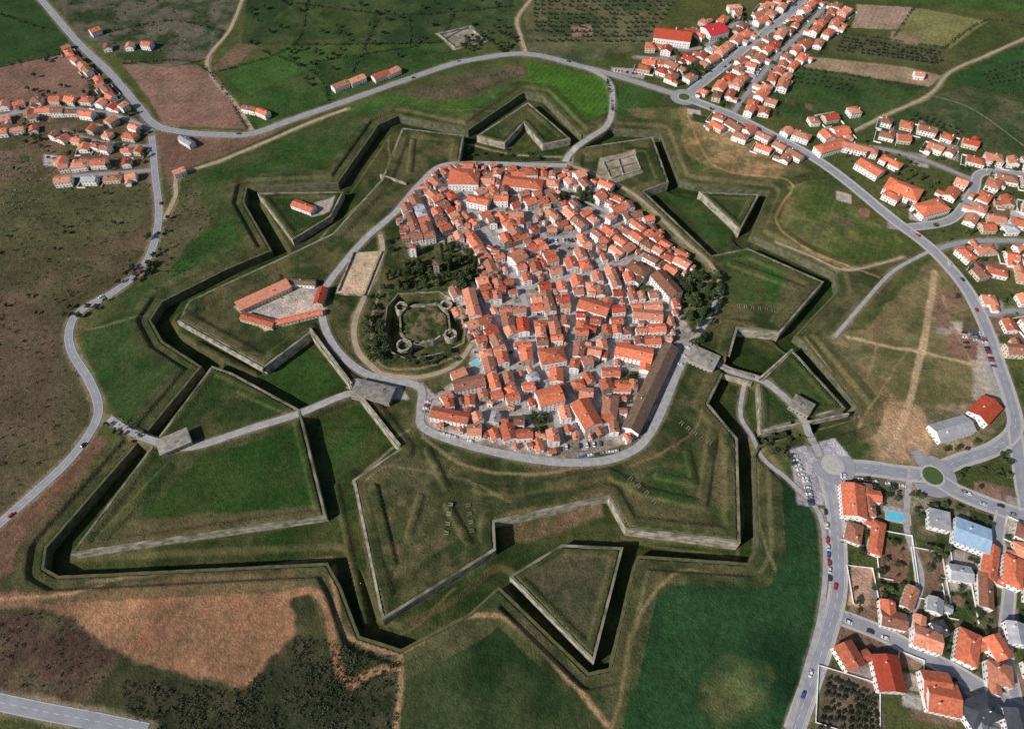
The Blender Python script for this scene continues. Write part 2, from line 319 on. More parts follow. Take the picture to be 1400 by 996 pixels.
paint([(1250,10),(1350,28),(1300,66),(1222,52)],(116,118,68),2,0.3,0.2)
paint([(1220,42),(1265,50),(1255,62),(1215,55)],(132,112,86),1,0.2,0.1)
paint([(1290,108),(1410,56),(1420,135),(1330,118)],(50,84,40),1.5,0.3,0.2)
paint([(1180,170),(1245,148),(1300,180),(1255,192)],(58,88,42),1.5,0.3,0.2)
paint([(1280,130),(1320,120),(1420,150),(1420,230),(1360,235),(1345,200),(1250,150)],(62,82,46),2,0.5,0.1,col2=(84,88,56))
paint([(1130,-30),(1420,-30),(1420,20),(1180,0)],(66,94,42),2,0.5,0.2)
PG=(168,162,162)
def paved(pts,z=0,col=PG,col2=(146,140,140),f=1.0): paint(pts,col,f,0.1,0,z,col2=col2,ns=12)
inside=DCS<0
m=np.clip((vnoise(X,Y,22,41)*0.6+vnoise(X,Y,7,42)*0.4-0.3)/0.4,0,1)[...,None]
dit=np.array(lin((44,66,26)))*(1-m)+np.array(lin((70,76,40)))*m
C=np.where(inside[...,None],dit,C)
cov=((DCS>=0)&(DCS<18))[...,None]; C=np.where(cov,C*0.35+0.65*(np.array(lin((54,66,34)))*(1-m)+np.array(lin((92,88,56)))*m),C); ST=np.where(DCS<14,0,ST)
paint(MAIN,(54,68,34),2,0.2,0,3,col2=(84,82,50),ns=18)
for k,v in RAVS.items(): paint(v,(48,70,30),1.5,0.2,0,1.5,col2=(74,78,44),ns=22)
paint([(195,708),(275,625),(412,582),(434,694)],(42,74,26),2,0.3,0.1,1,col2=(56,78,32),ns=30)
paint([(98,752),(195,708),(434,694),(442,706),(100,757)],(84,80,50),3,0.6,0,1)
paint([(720,790),(775,752),(840,755),(812,880)],(78,76,52),3,0.8,0,1,col2=(60,68,42))
paint([(985,355),(1020,345),(1075,372),(1060,410),(1000,415)],(54,88,34),3,0.5,0.1,3,col2=(70,84,42))
paint([(885,640),(960,600),(965,690),(900,690)],(54,76,34),3,0.8,0,3,col2=(86,84,52))
paint([(905,262),(950,262),(1010,318),(985,345)],(52,82,34),2,0.3,0,-6,col2=(66,82,40))
paint([(355,510),(420,475),(470,520),(415,560)],(50,78,30),2,0.3,0,-5)
paint([(430,570),(485,545),(530,605),(480,645),(455,690)],(50,78,30),2,0.3,0,-5,col2=(66,78,38))
paint([(680,712),(820,684),(824,704),(690,748)],(124,100,72),3,0.6,0,-4,col2=(90,82,52))
paint([(848,668),(960,700),(980,600),(996,610),(1000,730),(870,715)],(64,72,38),3,0.6,0,3,col2=(90,86,54))
paint([(1045,530),(1075,485),(1140,552),(1095,560)],(60,80,36),2,0.4,0,1,col2=(82,84,50))
paint([(500,660),(560,620),(650,650),(670,712),(535,790)],(64,72,40),3,0.6,0,3,col2=(94,88,58))
paint([(490,400),(626,390),(650,470),(600,505),(520,508),(485,450)],(52,70,32),3,0.6,0,3,col2=(80,80,46),ns=8)
paint([(550,418),(600,415),(616,430),(618,455),(592,467),(560,473)],(60,76,36),3,0.6,0,2,col2=(110,98,70),ns=6)
paint(TOWN,(170,162,158),1.5,0.1,0,3,col2=(128,118,104),ns=9)
for g in [[(560,340),(600,330),(645,350),(655,385),(612,400),(565,390)],[(850,510),(875,505),(868,525),(848,520)],[(930,385),(975,380),(985,420),(945,455),(930,420)],[(760,262),(815,262),(812,282),(765,280)],[(640,345),(670,350),(665,380),(640,375)],[(725,565),(750,570),(745,590),(728,585)],[(600,268),(622,270),(618,285),(600,282)],[(860,330),(880,335),(872,348),(856,342)],[(870,385),(895,392),(885,405),(868,398)],[(655,520),(672,515),(675,530),(660,534)]]:
    paint(g,(60,76,36),2,0.5,0,3,col2=(94,92,58),ns=6)
paved([(745,325),(785,318),(790,345),(752,350)],3)
paved([(820,215),(868,205),(880,235),(835,252),(815,240)],3,(158,148,128),(128,122,96))
paved([(576,520),(600,545),(582,580),(570,560)],3,(160,155,152))
paved([(318,418),(395,382),(448,392),(436,432),(362,452)],3,(180,168,148))
paved([(484,345),(522,342),(500,402),(458,400)],3,(200,174,140),(188,162,130))
paved([(430,275),(458,268),(452,290),(425,296)],1.5,(160,150,134))
paved([(1078,612),(1140,600),(1170,635),(1150,690),(1110,690),(1085,650)],0,(168,166,172),(148,146,152))
paved([(1078,612),(1090,690),(1150,700),(1155,840),(1128,850),(1135,760),(1118,700)],0,(160,158,162),(142,140,144))
paved([(1340,445),(1362,450),(1385,530),(1365,545),(1345,500)],0,(158,158,162))
paved([(835,92),(885,95),(880,108),(838,100)],0,(158,156,156))
paved([(595,45),(645,35),(665,58),(620,68)],0,(150,146,134),(115,113,98))
paved([(1165,640),(1420,710),(1420,760),(1160,720)],0,(134,124,108),(88,88,62))
paved([(470,520),(540,515),(560,545),(500,545)],3,(162,156,152))
for k in range(170):
    zone=random.choice([((1165,1400),(660,980)),((1165,1400),(760,980)),((1165,1400),(660,980)),((1110,1400),(190,320)),((1280,1400),(290,480)),((900,1110),(20,170)),((0,205),(150,235)),((1000,1120),(20,180))])
    cx=random.uniform(*zone[0]); cy=random.uniform(*zone[1]); w=random.uniform(8,20)*(0.5+cy/900); h=w*random.uniform(.4,.8)
    if DCS[min(ny-1,np.searchsorted(gy,P(cx,cy)[1])),min(nx-1,np.searchsorted(gx,P(cx,cy)[0]))]<25: continue
    sk=random.uniform(.1,.3)*w
    paint([(cx-w,cy-h-sk),(cx+w,cy-h+sk),(cx+w,cy+h+sk),(cx-w,cy+h-sk)],random.choice([(128,100,80),(64,82,42),(160,148,132),(90,88,60),(140,132,124),(60,76,40),(112,90,74),(170,166,162)]),1,0.1,random.choice([0,0.2]))
paint([(1205,735),(1245,745),(1240,800),(1200,790)],(120,90,72),1,0.1,0.2)
paint([(1252,748),(1295,760),(1288,822),(1250,812)],(112,90,74),1,0.1,0.2)
paint([(1165,770),(1195,775),(1190,830),(1160,825)],(180,144,120),1,0.1,0)
paint([(1130,910),(1200,935),(1215,1010),(1110,1010)],(98,88,72),1,0.2,0.1)
TR=[([(1278,372),(1268,440),(1255,500),(1240,560),(1225,600)],5,(182,156,120)),([(1160,462),(1220,474),(1290,488),(1330,498)],3,(180,154,118)),([(1200,470),(1185,520)],1.5,(140,120,88)),([(1240,480),(1200,540),(1170,590)],1.2,(140,124,88)),([(1278,372),(1300,440),(1330,498)],1.5,(150,132,96)),([(1262,440),(1330,420)],1.2,(140,124,88)),
 ([(0,820),(80,815),(140,800)],2,(168,130,96)),([(452,770),(458,810),(468,860),(500,880),(545,888),(600,860),(640,842),(700,850),(780,930),(830,990)],3,(164,130,92)),([(545,888),(550,930),(540,1000)],3.2,(164,130,94)),
 ([(390,815),(440,815),(470,930),(500,925),(545,905)],5,(156,114,80)),([(870,860),(880,830),(930,780),(1000,790)],2,(128,110,76)),([(580,600),(640,640),(730,650),(830,632)],2,(138,120,86)),
 ([(120,795),(260,780),(450,756)],2,(132,110,78)),([(940,160),(980,230),(1080,250),(1060,300),(1100,340),(1200,380)],1.8,(174,134,90)),([(530,185),(525,240),(455,300),(400,345),(250,410)],1.5,(124,110,76)),
 ([(250,415),(320,380),(420,335)],1.5,(110,102,68)),([(600,150),(680,150),(720,122)],1.2,(110,102,68)),([(860,870),(850,940),(835,1000)],2,(120,108,74)),([(1100,460),(1170,556),(1175,580)],1.8,(142,124,90)),
 ([(640,190),(700,205),(770,208)],2.5,(150,138,110)),([(480,655),(520,620),(560,590)],1.8,(142,130,98)),([(1040,620),(1035,700),(1060,780)],1.8,(110,104,68)),([(200,430),(120,450),(105,425)],2,(108,100,66)),([(520,400),(508,450),(520,500),(570,506),(625,490)],1.8,(150,132,102)),([(500,660),(540,640),(640,660),(700,690)],1.3,(118,106,72)),([(860,640),(940,600),(960,560)],1.3,(118,106,72)),([(690,800),(760,880),(800,925)],1.2,(124,108,72)),
 ([(990,440),(1050,460),(1080,480)],1.3,(120,106,72)),([(1000,610),(1020,690),(1010,760)],1.3,(110,100,66)),([(850,730),(930,745),(1010,755)],1.2,(110,100,66)),([(490,700),(530,860),(620,800)],1.1,(112,102,68))]
for a,w,c in TR: paint_line(a,w,c)
for r,pts in zip(ROADS,RP):
    paint_line(pts[::3]+[pts[-1]],r[2]+(4.0 if r[4]=='asph' else 2.2),(132,122,98) if r[4]!='dirt' else (146,128,98),2.5,0.3,a=0.8,world=True)
gyy=np.gradient(H,gy,axis=0); gxx=np.gradient(H,gx,axis=1); slp=np.clip((np.hypot(gxx,gyy)-0.25)/0.5,0,1)*(DCS<20)
C=C*(1-slp[...,None]*0.5)+np.array(lin((94,88,58)))*slp[...,None]*0.5
lum=C.mean(-1,keepdims=True); C=C*0.86+lum*np.array([1.1,1.0,0.9])*0.14
# vegetation a little darker, bare ground unchanged
grn=np.clip((C[...,1]/(C[...,0]+1e-6)-1.0)/0.5,0,1)[...,None]; C=C*(1-0.16*grn)
me=bpy.data.meshes.new('ground'); co=np.stack([X,Y,H],-1).reshape(-1,3).astype(np.float32)
me.vertices.add(nx*ny); me.vertices.foreach_set('co',co.ravel())
idx=np.arange(nx*ny).reshape(ny,nx); q=np.stack([idx[:-1,:-1],idx[:-1,1:],idx[1:,1:],idx[1:,:-1]],-1).reshape(-1,4)
me.loops.add(q.size); me.loops.foreach_set('vertex_index',q.ravel().astype(np.int32))
me.polygons.add(len(q)); me.polygons.foreach_set('loop_start',np.arange(0,q.size,4,dtype=np.int32)); me.polygons.foreach_set('loop_total',np.full(len(q),4,dtype=np.int32))
me.update(calc_edges=True)
ca=me.attributes.new('Col','FLOAT_COLOR','POINT'); ca.data.foreach_set('color',np.concatenate([C.reshape(-1,3),ST.reshape(-1,1)],1).astype(np.float32).ravel())
me.polygons.foreach_set('use_smooth',np.ones(len(q),bool))
g=bpy.data.objects.new('ground',me); scene.collection.objects.link(g)
m,nt,b=new_mat('ground_cover'); b.inputs['Roughness'].default_value=1; b.inputs['Specular IOR Level'].default_value=0.05
N=nt.nodes.new; L=nt.links.new
at=N('ShaderNodeAttribute'); at.attribute_name='Col'; ge=N('ShaderNodeNewGeometry')
prev=at.outputs['Color']
for sc,lo,hi,dt_ in [(0.035,0.7,1.3,6),(0.25,0.68,1.32,6),(1.4,0.55,1.45,5)]:
    n=N('ShaderNodeTexNoise'); n.inputs['Scale'].default_value=sc; n.inputs['Detail'].default_value=dt_; n.inputs['Roughness'].default_value=0.65; L(ge.outputs['Position'],n.inputs['Vector'])
    mr=N('ShaderNodeMapRange'); mr.inputs['From Min'].default_value=0.3; mr.inputs['From Max'].default_value=0.7; mr.inputs['To Min'].default_value=lo; mr.inputs['To Max'].default_value=hi; L(n.outputs['Fac'],mr.inputs['Value'])
    v=N('ShaderNodeVectorMath'); v.operation='SCALE'; L(prev,v.inputs[0]); L(mr.outputs['Result'],v.inputs['Scale']); prev=v.outputs['Vector']
for sc,f0,f1,mul in [(0.09,0.5,0.75,(1.5,1.15,1.2)),(0.02,0.5,0.7,(1.3,1.02,1.1)),(0.16,0.55,0.72,(0.62,0.72,0.66))]:
    n=N('ShaderNodeTexNoise'); n.inputs['Scale'].default_value=sc; n.inputs['Detail'].default_value=8; n.inputs['Roughness'].default_value=0.7; L(ge.outputs['Position'],n.inputs['Vector'])
    mr=N('ShaderNodeMapRange'); mr.inputs['From Min'].default_value=f0; mr.inputs['From Max'].default_value=f1; mr.inputs['To Max'].default_value=0.75; L(n.outputs['Fac'],mr.inputs['Value'])
    v=N('ShaderNodeVectorMath'); v.operation='MULTIPLY'; v.inputs[1].default_value=mul; L(prev,v.inputs[0])
    mx=N('ShaderNodeMix'); mx.data_type='VECTOR'; L(mr.outputs['Result'],mx.inputs['Factor']); L(prev,mx.inputs[4]); L(v.outputs['Vector'],mx.inputs[5]); prev=mx.outputs[1]
wv=N('ShaderNodeTexWave'); wv.inputs['Scale'].default_value=0.06; wv.inputs['Distortion'].default_value=2.5; wv.inputs['Detail'].default_value=3; wv.inputs['Detail Scale'].default_value=0.4
mp=N('ShaderNodeMapping'); mp.inputs['Rotation'].default_value=(0,0,0.5); L(ge.outputs['Position'],mp.inputs['Vector']); L(mp.outputs['Vector'],wv.inputs['Vector'])
ma=N('ShaderNodeMath'); ma.operation='MULTIPLY_ADD'; L(wv.outputs['Fac'],ma.inputs[0]); ma.inputs[1].default_value=-0.4; ma.inputs[2].default_value=0.2
mb=N('ShaderNodeMath'); mb.operation='MULTIPLY_ADD'; L(ma.outputs[0],mb.inputs[0]); L(at.outputs['Alpha'],mb.inputs[1]); mb.inputs[2].default_value=1.0
v=N('ShaderNodeVectorMath'); v.operation='SCALE'; L(prev,v.inputs[0]); L(mb.outputs[0],v.inputs['Scale']); L(v.outputs['Vector'],b.inputs['Base Color'])
n=N('ShaderNodeTexNoise'); n.inputs['Scale'].default_value=0.7; n.inputs['Detail'].default_value=6; L(ge.outputs['Position'],n.inputs['Vector'])
bp=N('ShaderNodeBump'); bp.inputs['Strength'].default_value=0.7; bp.inputs['Distance'].default_value=1.0; L(n.outputs['Fac'],bp.inputs['Height']); L(bp.outputs['Normal'],b.inputs['Normal'])
me.materials.append(m)
# ------------------------------------------------------------------ mesh helpers
def mk(name,V,F,mats,mi=None,loc=(0,0,0),rz=0.0):
    me=bpy.data.meshes.new(name); me.from_pydata(V,[],F)
    for k in mats: me.materials.append(M[k])
    if mi is not None: me.polygons.foreach_set('material_index',mi)
    me.update(); o=bpy.data.objects.new(name,me); o.location=loc; o.rotation_euler=(0,0,rz); scene.collection.objects.link(o); return o
def inst(name,me,loc,rz,sc=1.0):
    o=bpy.data.objects.new(name,me); o.location=loc; o.rotation_euler=(0,0,rz); o.scale=(sc,sc,sc) if not isinstance(sc,tuple) else sc
    scene.collection.objects.link(o); return o
def boxf(V,F,mi,x0,x1,y0,y1,z0,z1,m,bottom=False):
    b=len(V); V+= [(x0,y0,z0),(x1,y0,z0),(x1,y1,z0),(x0,y1,z0),(x0,y0,z1),(x1,y0,z1),(x1,y1,z1),(x0,y1,z1)]
    fs=[(4,5,6,7),(0,1,5,4),(1,2,6,5),(2,3,7,6),(3,0,4,7)]+([(3,2,1,0)] if bottom else [])
    for f in fs: F.append(tuple(b+i for i in f)); mi.append(m)
OR=1.0; OX0,OY0=-800,0; occ=np.zeros((1150,1600),np.uint8)
def omark(x,y,r,v=1):
    i=int((x-OX0)/OR); j=int((y-OY0)/OR); k=int(r)
    occ[max(0,j-k):max(0,j+k+1),max(0,i-k):max(0,i+k+1)]=v
def opts(cx,cy,l,w,a,shr=0.0):
    c,s=math.cos(a),math.sin(a); l2=max(l/2-shr,0.3); w2=max(w/2-shr,0.3)
    us=np.linspace(-l2,l2,max(3,int(l/0.9))); vs=np.linspace(-w2,w2,max(3,int(w/0.9)))
    U,Vv=np.meshgrid(us,vs); x=cx+U*c-Vv*s; y=cy+U*s+Vv*c
    i=((x-OX0)/OR).astype(int).clip(0,1599); j=((y-OY0)/OR).astype(int).clip(0,1149); return j,i
def ofree(*a,**k):
    j,i=opts(*a,**k); return occ[j,i].max()==0
def oset(*a,**k):
    j,i=opts(*a,**k); occ[j,i]=1
def strip(pts,w,zlift,left=None):
    V=[];F=[];n=len(pts)
    for i in range(n):
        a=np.array(pts[max(0,i-1)]);b_=np.array(pts[min(n-1,i+1)]); d_=b_-a; d_=d_/(np.linalg.norm(d_)+1e-9); nn=np.array([-d_[1],d_[0]])
        c=np.array(pts[i])+nn*(left or 0); l=c+nn*w/2; r=c-nn*w/2
        z=max(hz(*c),hz(*l),hz(*r))+zlift
        V+=[(l[0],l[1],z),(r[0],r[1],z)]
        if i: k=2*i; F.append((k-2,k-1,k+1,k))
    return V,F
for ri,(r,pts) in enumerate(zip(ROADS,RP)):
    name,_,w,zo,mk_,marks,pav=r
    V,F=strip(pts,w,0.10+ri*0.005); mk(name,V,F,[mk_])
    for p in pts: omark(p[0],p[1],w/2+0.5)
    if pav:
        for sd in (1,-1):
            V,F=strip(pts,1.6,0.24+ri*0.004,sd*(w/2+0.85))
            b0=len(V); V2=[(x,y,z-0.3) for x,y,z in V]; n=len(V)//2
            V+=V2
            for i in range(n-1):
                F.append((2*i,2*i+2,b0+2*i+2,b0+2*i)); F.append((2*i+1,2*i+3,b0+2*i+3,b0+2*i+1))
            mk('pavement',V,F,['kerb'])
    if marks:
        V=[];F=[]
        for sd in (-(w/2-0.4),(w/2-0.4)):
            v,f=strip(pts,0.15,0.13+ri*0.005,sd); b0=len(V); V+=v; F+=[tuple(b0+i for i in q_) for q_ in f]
        v,f=strip(pts,0.15,0.13+ri*0.005,0.0); b0=len(V); V+=v; F+=[tuple(b0+i for i in q_) for q_ in f[::2]]
        mk('road_markings',V,F,['paint'])
def disc(name,px,py,r,matk,zl,hh=0.0):
    x,y=P(px,py); z=hz(x,y)+zl; V=[(x,y,z+hh)];F=[];n=40
    for i in range(n): V.append((x+r*math.cos(i*2*math.pi/n),y+r*math.sin(i*2*math.pi/n),z+hh))
    for i in range(n): V.append((x+(r+.1)*math.cos(i*2*math.pi/n),y+(r+.1)*math.sin(i*2*math.pi/n),z-0.4))
    for i in range(n):
        j=(i+1)%n; F.append((0,1+i,1+j)); F.append((1+i,1+n+i,1+n+j,1+j))
    mk(name,V,F,[matk])
M['grassi']=mat('island_grass',(0.05,0.085,0.025),(0.08,0.11,0.035),0.5,0.95)
for (px,py,r,gi) in [(935,134,14,'grassi'),(1275,650,16,'grassi'),(1138,636,15,'kerb')]:
    disc('roundabout',px,py,r,'asph',0.32); disc('roundabout_kerb',px,py,r*0.52,'kerb',0.36,0.15); disc('roundabout_island',px,py,r*0.42,gi,0.42,0.25); x,y=P(px,py); omark(x,y,r)
# ------------------------------------------------------------------ walls
def ccw(poly):
    a=sum(poly[i][0]*poly[(i+1)%len(poly)][1]-poly[(i+1)%len(poly)][0]*poly[i][1] for i in range(len(poly))); return poly if a>0 else poly[::-1]
def wall(name,poly,o0,o1,zb,zt,matk,closed=True,skip=None,step=4.0,jz=0.18,cap=None):
    n=len(poly)
    P_=[np.array(p) for p in poly]
    def nrm(a,b): d=b-a; d=d/np.linalg.norm(d); return np.array([d[1],-d[0]])
    off=[]
    for i in range(n):
        if closed or 0<i<n-1:
            na=nrm(P_[i-1],P_[i]); nb=nrm(P_[i],P_[(i+1)%n]); b_=na+nb; b_/= (np.linalg.norm(b_)+1e-9); off.append(b_/max(0.45,float(b_@nb)))
        else: off.append(nrm(P_[0],P_[1]) if i==0 else nrm(P_[-2],P_[-1]))
    ring=[]
    for i in range(n if closed else n-1):
        j=(i+1)%n; m_=max(1,int(np.linalg.norm(P_[j]-P_[i])/step))
        for k in range(m_):
            t=k/m_; ring.append((P_[i]*(1-t)+P_[j]*t, nrm(P_[i],P_[j]) if k else off[i]))
    if not closed: ring.append((P_[-1],off[-1]))
    V=[];F=[];mi=[];m_=len(ring)
    for c,o in ring:
        jo=random.uniform(-.5,.0) if cap else 0
        a=c+o*o0; b_=c+o*(o1-jo*.6); j=random.uniform(-jz,jz)
        V+=[(a[0],a[1],zb),(a[0],a[1],zt+j),(b_[0],b_[1],zt+j),(b_[0],b_[1],zb)]
    for i in range(m_ if closed else m_-1):
        j=(i+1)%m_; c=(ring[i][0]+ring[j][0])/2
        if skip and any(np.hypot(*(c-np.array(s_)))<r for s_,r in skip): continue
        for k in range(3): F.append((4*i+k,4*j+k,4*j+k+1,4*i+k+1)); mi.append(1 if (k==1 and cap) else 0)
    if not closed: F.append((3,2,1,0)); F.append(tuple(4*(m_-1)+k for k in range(4))); mi+=[0,0]
    return mk(name,V,F,[matk]+([cap] if cap else []),mi)
M['bankgrass']=mat('grass_cap',(0.055,0.07,0.028),(0.12,0.11,0.055),0.2,0.95,0.2)
M['coping']=mat('overgrown_coping',(0.27,0.245,0.185),(0.07,0.08,0.035),0.09,0.95,0.3,detail=12)
cross=[(P(440,555),8),(P(205,602),7),(P(180,590),8),(P(1012,512),8),(P(1030,518),6),(P(1095,565),9),(P(1100,580),9),(P(800,192),9),(P(785,206),9),(P(975,495),7),(P(820,180),8),(P(475,540),7),(P(990,503),7)]
wall('rampart_wall',ccw(MAINw),0.1,-1.9,FL-0.5,3.9,'stone',skip=cross,cap='coping')
wall('counterscarp_wall',ccw(CSw),1.9,0.0,FL-0.5,-0.35,'stone_m',skip=cross,cap='bankgrass')
for k,v in RW.items(): wall('ravelin_wall',ccw(v),0.1,-1.7,FL-0.5,1.8,'stone',skip=cross,cap='coping')
wall('castle_ditch_wall',ccw(CAS),1.2,0.0,-4,3.1,'stone',jz=0.4,cap='coping')
wall('castle_ruin_wall',ccw(CASI),0.1,-1.6,-4,3.4,'stone',jz=1.1,step=2.2,cap='coping')
def ruin_tower(px,py,r,zt):
    x,y=P(px,py,2); n=24; V=[];F=[]
    hs=[zt+random.uniform(-.6,.6) for _ in range(n)]
    for rr_,zz in ((r,-4.5),(r,None),(r-1.3,None),(r-1.3,1.0)):
        for i in range(n): V.append((x+rr_*math.cos(i*2*math.pi/n),y+rr_*math.sin(i*2*math.pi/n),hs[i] if zz is None else zz))
    for k in range(3):
        for i in range(n): j=(i+1)%n; F.append((k*n+i,k*n+j,k*n+n+j,k*n+n+i))
    mi=[0]*len(F)+[1]; F.append(tuple(3*n+i for i in range(n))); mk('castle_tower_ruin',V,F,['stone','bankgrass'],mi)
for a in [(549,421,5,4.2),(610,418,5,4.0),(616,458,5,4.0),(553,474,6,4.8)]: ruin_tower(*a)
for a,z0,hh in [([(425,452),(482,528)],2.5,4),([(495,545),(548,612)],2.5,4),([(244,440),(360,505)],3.0,1.6),([(486,662),(522,838)],3.5,1.0),([(1036,520),(1083,478)],1.5,1.2),
   ([(1040,590),(1160,566)],1.5,1.2),([(980,502),(1030,516)],0.8,1.2),([(984,512),(1028,524)],0.8,1.2),([(520,240),(556,252)],3,1.5),([(680,700),(818,680)],-2,1.0)]:
    p=PL(a,z0); wall('stone_parapet_wall',p,-0.8,0.8,z0-3.5,z0+hh,'stone',closed=False)
# ------------------------------------------------------------------ houses
def house_mesh(l,w,h,roof,wallm,hip=False,pitch=0.40,chim=True,win=True,ov=0.35):
    V=[];F=[];mi=[]
    rh=w/2*pitch; x=l/2;y=w/2; zb=-1.5
    if hip or l<=w: 
        boxf(V,F,mi,-x,x,-y,y,zb,h,0)
    else:
        b=len(V); V+=[(-x,-y,zb),(x,-y,zb),(x,y,zb),(-x,y,zb),(-x,-y,h),(x,-y,h),(x,y,h),(-x,y,h),(-x,0,h+rh-0.05),(x,0,h+rh-0.05)]
        for f in [(0,1,5,4),(2,3,7,6),(1,2,6,9,5),(3,0,4,8,7)]: F.append(f); mi.append(0)
    X1=x+ov;Y1=y+ov; ze=h-ov*pitch
    if hip:
        rl=max(0.3,l/2-w/2); b=len(V)
        V+=[(-X1,-Y1,ze-.15),(X1,-Y1,ze-.15),(X1,Y1,ze-.15),(-X1,Y1,ze-.15),(-X1,-Y1,ze+.1),(X1,-Y1,ze+.1),(X1,Y1,ze+.1),(-X1,Y1,ze+.1),(-rl,0,h+rh),(rl,0,h+rh)]
        for f in [(0,3,2,1),(0,1,5,4),(1,2,6,5),(2,3,7,6),(3,0,4,7),(4,5,9,8),(5,6,9),(6,7,8,9),(7,4,8)]: F.append(tuple(b+i for i in f)); mi.append(1)
    else:
        b=len(V)
        for xx in (-X1,X1): V+=[(xx,-Y1,ze),(xx,0,h+rh),(xx,Y1,ze),(xx,Y1,ze+.22),(xx,0,h+rh+.22),(xx,-Y1,ze+.22)]
        for f in [(0,1,7,6),(1,2,8,7),(2,3,9,8),(3,4,10,9),(4,5,11,10),(5,0,6,11),(5,4,3,2,1,0),(6,7,8,9,10,11)]: F.append(tuple(b+i for i in f)); mi.append(1)
    if chim:
        cx=random.uniform(-x*.7,x*.7); cy=random.choice([-1,1])*y*random.uniform(.15,.5); zt=h+rh+0.7
        boxf(V,F,mi,cx-.4,cx+.4,cy-.3,cy+.3,h-.2,zt,0); boxf(V,F,mi,cx-.5,cx+.5,cy-.4,cy+.4,zt+.25,zt+.4,1,True)
        for a in(-.35,.25): boxf(V,F,mi,cx+a,cx+a+.1,cy-.25,cy+.25,zt,zt+.25,0)
    if win:
        nst=max(1,int(h/2.8))
        for sgn in (-1,1):
            n=max(1,int(l/2.8)); yy=sgn*(y+0.04)
            for st in range(nst):
                for i in range(n):
                    cx=-x+(i+.5)*l/n; z0=0.9+st*2.8
                    if z0+1.3>h-.1: continue
                    dr=(st==0 and i==n//2); m_=3 if dr else 2; zz0=0 if dr else z0; hw=.5
                    b=len(V); V+=[(cx-hw,yy,zz0),(cx+hw,yy,zz0),(cx+hw,yy,z0+1.25),(cx-hw,yy,z0+1.25)]; F.append((b,b+1,b+2,b+3) if sgn<0 else (b+3,b+2,b+1,b)); mi.append(m_)
            n=max(1,int(w/3.2)); xx=sgn*(x+0.04)
            for st in range(nst):
                for i in range(n):
                    cy=-y+(i+.5)*w/n; z0=0.9+st*2.8
                    if z0+1.3>h-.1: continue
                    b=len(V); V+=[(xx,cy-.5,z0),(xx,cy+.5,z0),(xx,cy+.5,z0+1.2),(xx,cy-.5,z0+1.2)]; F.append((b,b+1,b+2,b+3)); mi.append(2)
    return V,F,mi
NH=[0]
def add_house(name,cx,cy,l,w,a,h,roof='roof_a',wallm='wall_w',hip=False,z=None,wing=False,**k):
    if w>=l:
        l,w=w+0.01,l; a+=math.pi/2
    V,F,mi=house_mesh(l,w,h,roof,wallm,hip,**k); NH[0]+=1
    if wing:
        wl_,wd=w*random.uniform(.55,.8),w*.55; v,f,m_=house_mesh(wl_,wd,h*.72,roof,wallm,False,chim=False,win=False)
        sx=random.choice([-1,1])*(l/2-wd/2-.3); sy=random.choice([-1,1])*(w/2+wl_/2-.6); b0=len(V)
        V+=[(-p[1]+sx,p[0]+sy,p[2]) for p in v]; F+=[tuple(b0+i for i in q_) for q_ in f]; mi+=m_
    if z is None: z=hz(cx,cy)
    return mk(name,V,F,[wallm,roof,'glass','door'],mi,(cx,cy,z+random.uniform(0,.05)),a)
def rr(): return random.choices(['roof_a','roof_b','roof_c','roof_e','roof_g'],[.47,.2,.05,.25,.03])[0]
def wwl(): return random.choices(['wall_w','wall_y','wall_s'],[.78,.11,.11])[0]
def BL(name,p1,p2,w,h,roof='roof_a',wallm='wall_w',z=0,**k):
    a=P(*p1,z+h); b_=P(*p2,z+h); cx,cy=(a[0]+b_[0])/2,(a[1]+b_[1])/2; l=math.hypot(b_[0]-a[0],b_[1]-a[1]); an=math.atan2(b_[1]-a[1],b_[0]-a[0])
    oset(cx,cy,l+1.0,w+1.0,an); return add_house(name,cx,cy,l,w,an,h,roof,wallm,**k)
BL('barracks_building',(917,473),(862,588),12.5,5,'roof_d','wall_w',3,pitch=.5)
BL('town_hall',(614,240),(655,241),22,8,'roof_a','wall_w',3,hip=True)
BL('stable_building',(324,418),(394,386),11,5,'roof_e','wall_y',3)
BL('stable_building',(330,430),(374,442),7,4,'roof_a','wall_y',3)
BL('stable_building',(375,440),(440,425),5,3.5,'roof_a','wall_y',3)
BL('stable_building',(441,392),(434,414),7,5,'roof_c','wall_y',3)
BL('stable_building',(395,384),(430,386),6,3.5,'roof_d','wall_w',3)
BL('ravelin_guardhouse',(401,276),(428,286),9,4,'roof_a','wall_w',1)
BL('inner_gatehouse',(484,528),(536,540),14,5.5,'roof_s','wall_s',2,hip=True,pitch=.12)
BL('outer_gatehouse',(216,612),(258,594),13,5,'roof_s','wall_s',1,hip=True,pitch=.15)
BL('inner_gatehouse',(944,480),(980,496),15,5.5,'roof_s','wall_s',2,hip=True,pitch=.12)
BL('outer_gatehouse',(1084,546),(1110,560),12,5,'roof_s','wall_s',1,hip=True,pitch=.2)
BL('church',(898,372),(925,402),13,9,'roof_b','wall_w',3)
BL('church',(735,545),(768,536),14,9,'roof_a','wall_w',3)
BL('clock_tower',(592,358),(600,358),5,14,'roof_d','wall_s',3,hip=True,chim=False)
BL('clock_tower',(560,336),(568,336),4.5,11,'roof_a','wall_w',3,hip=True,chim=False)
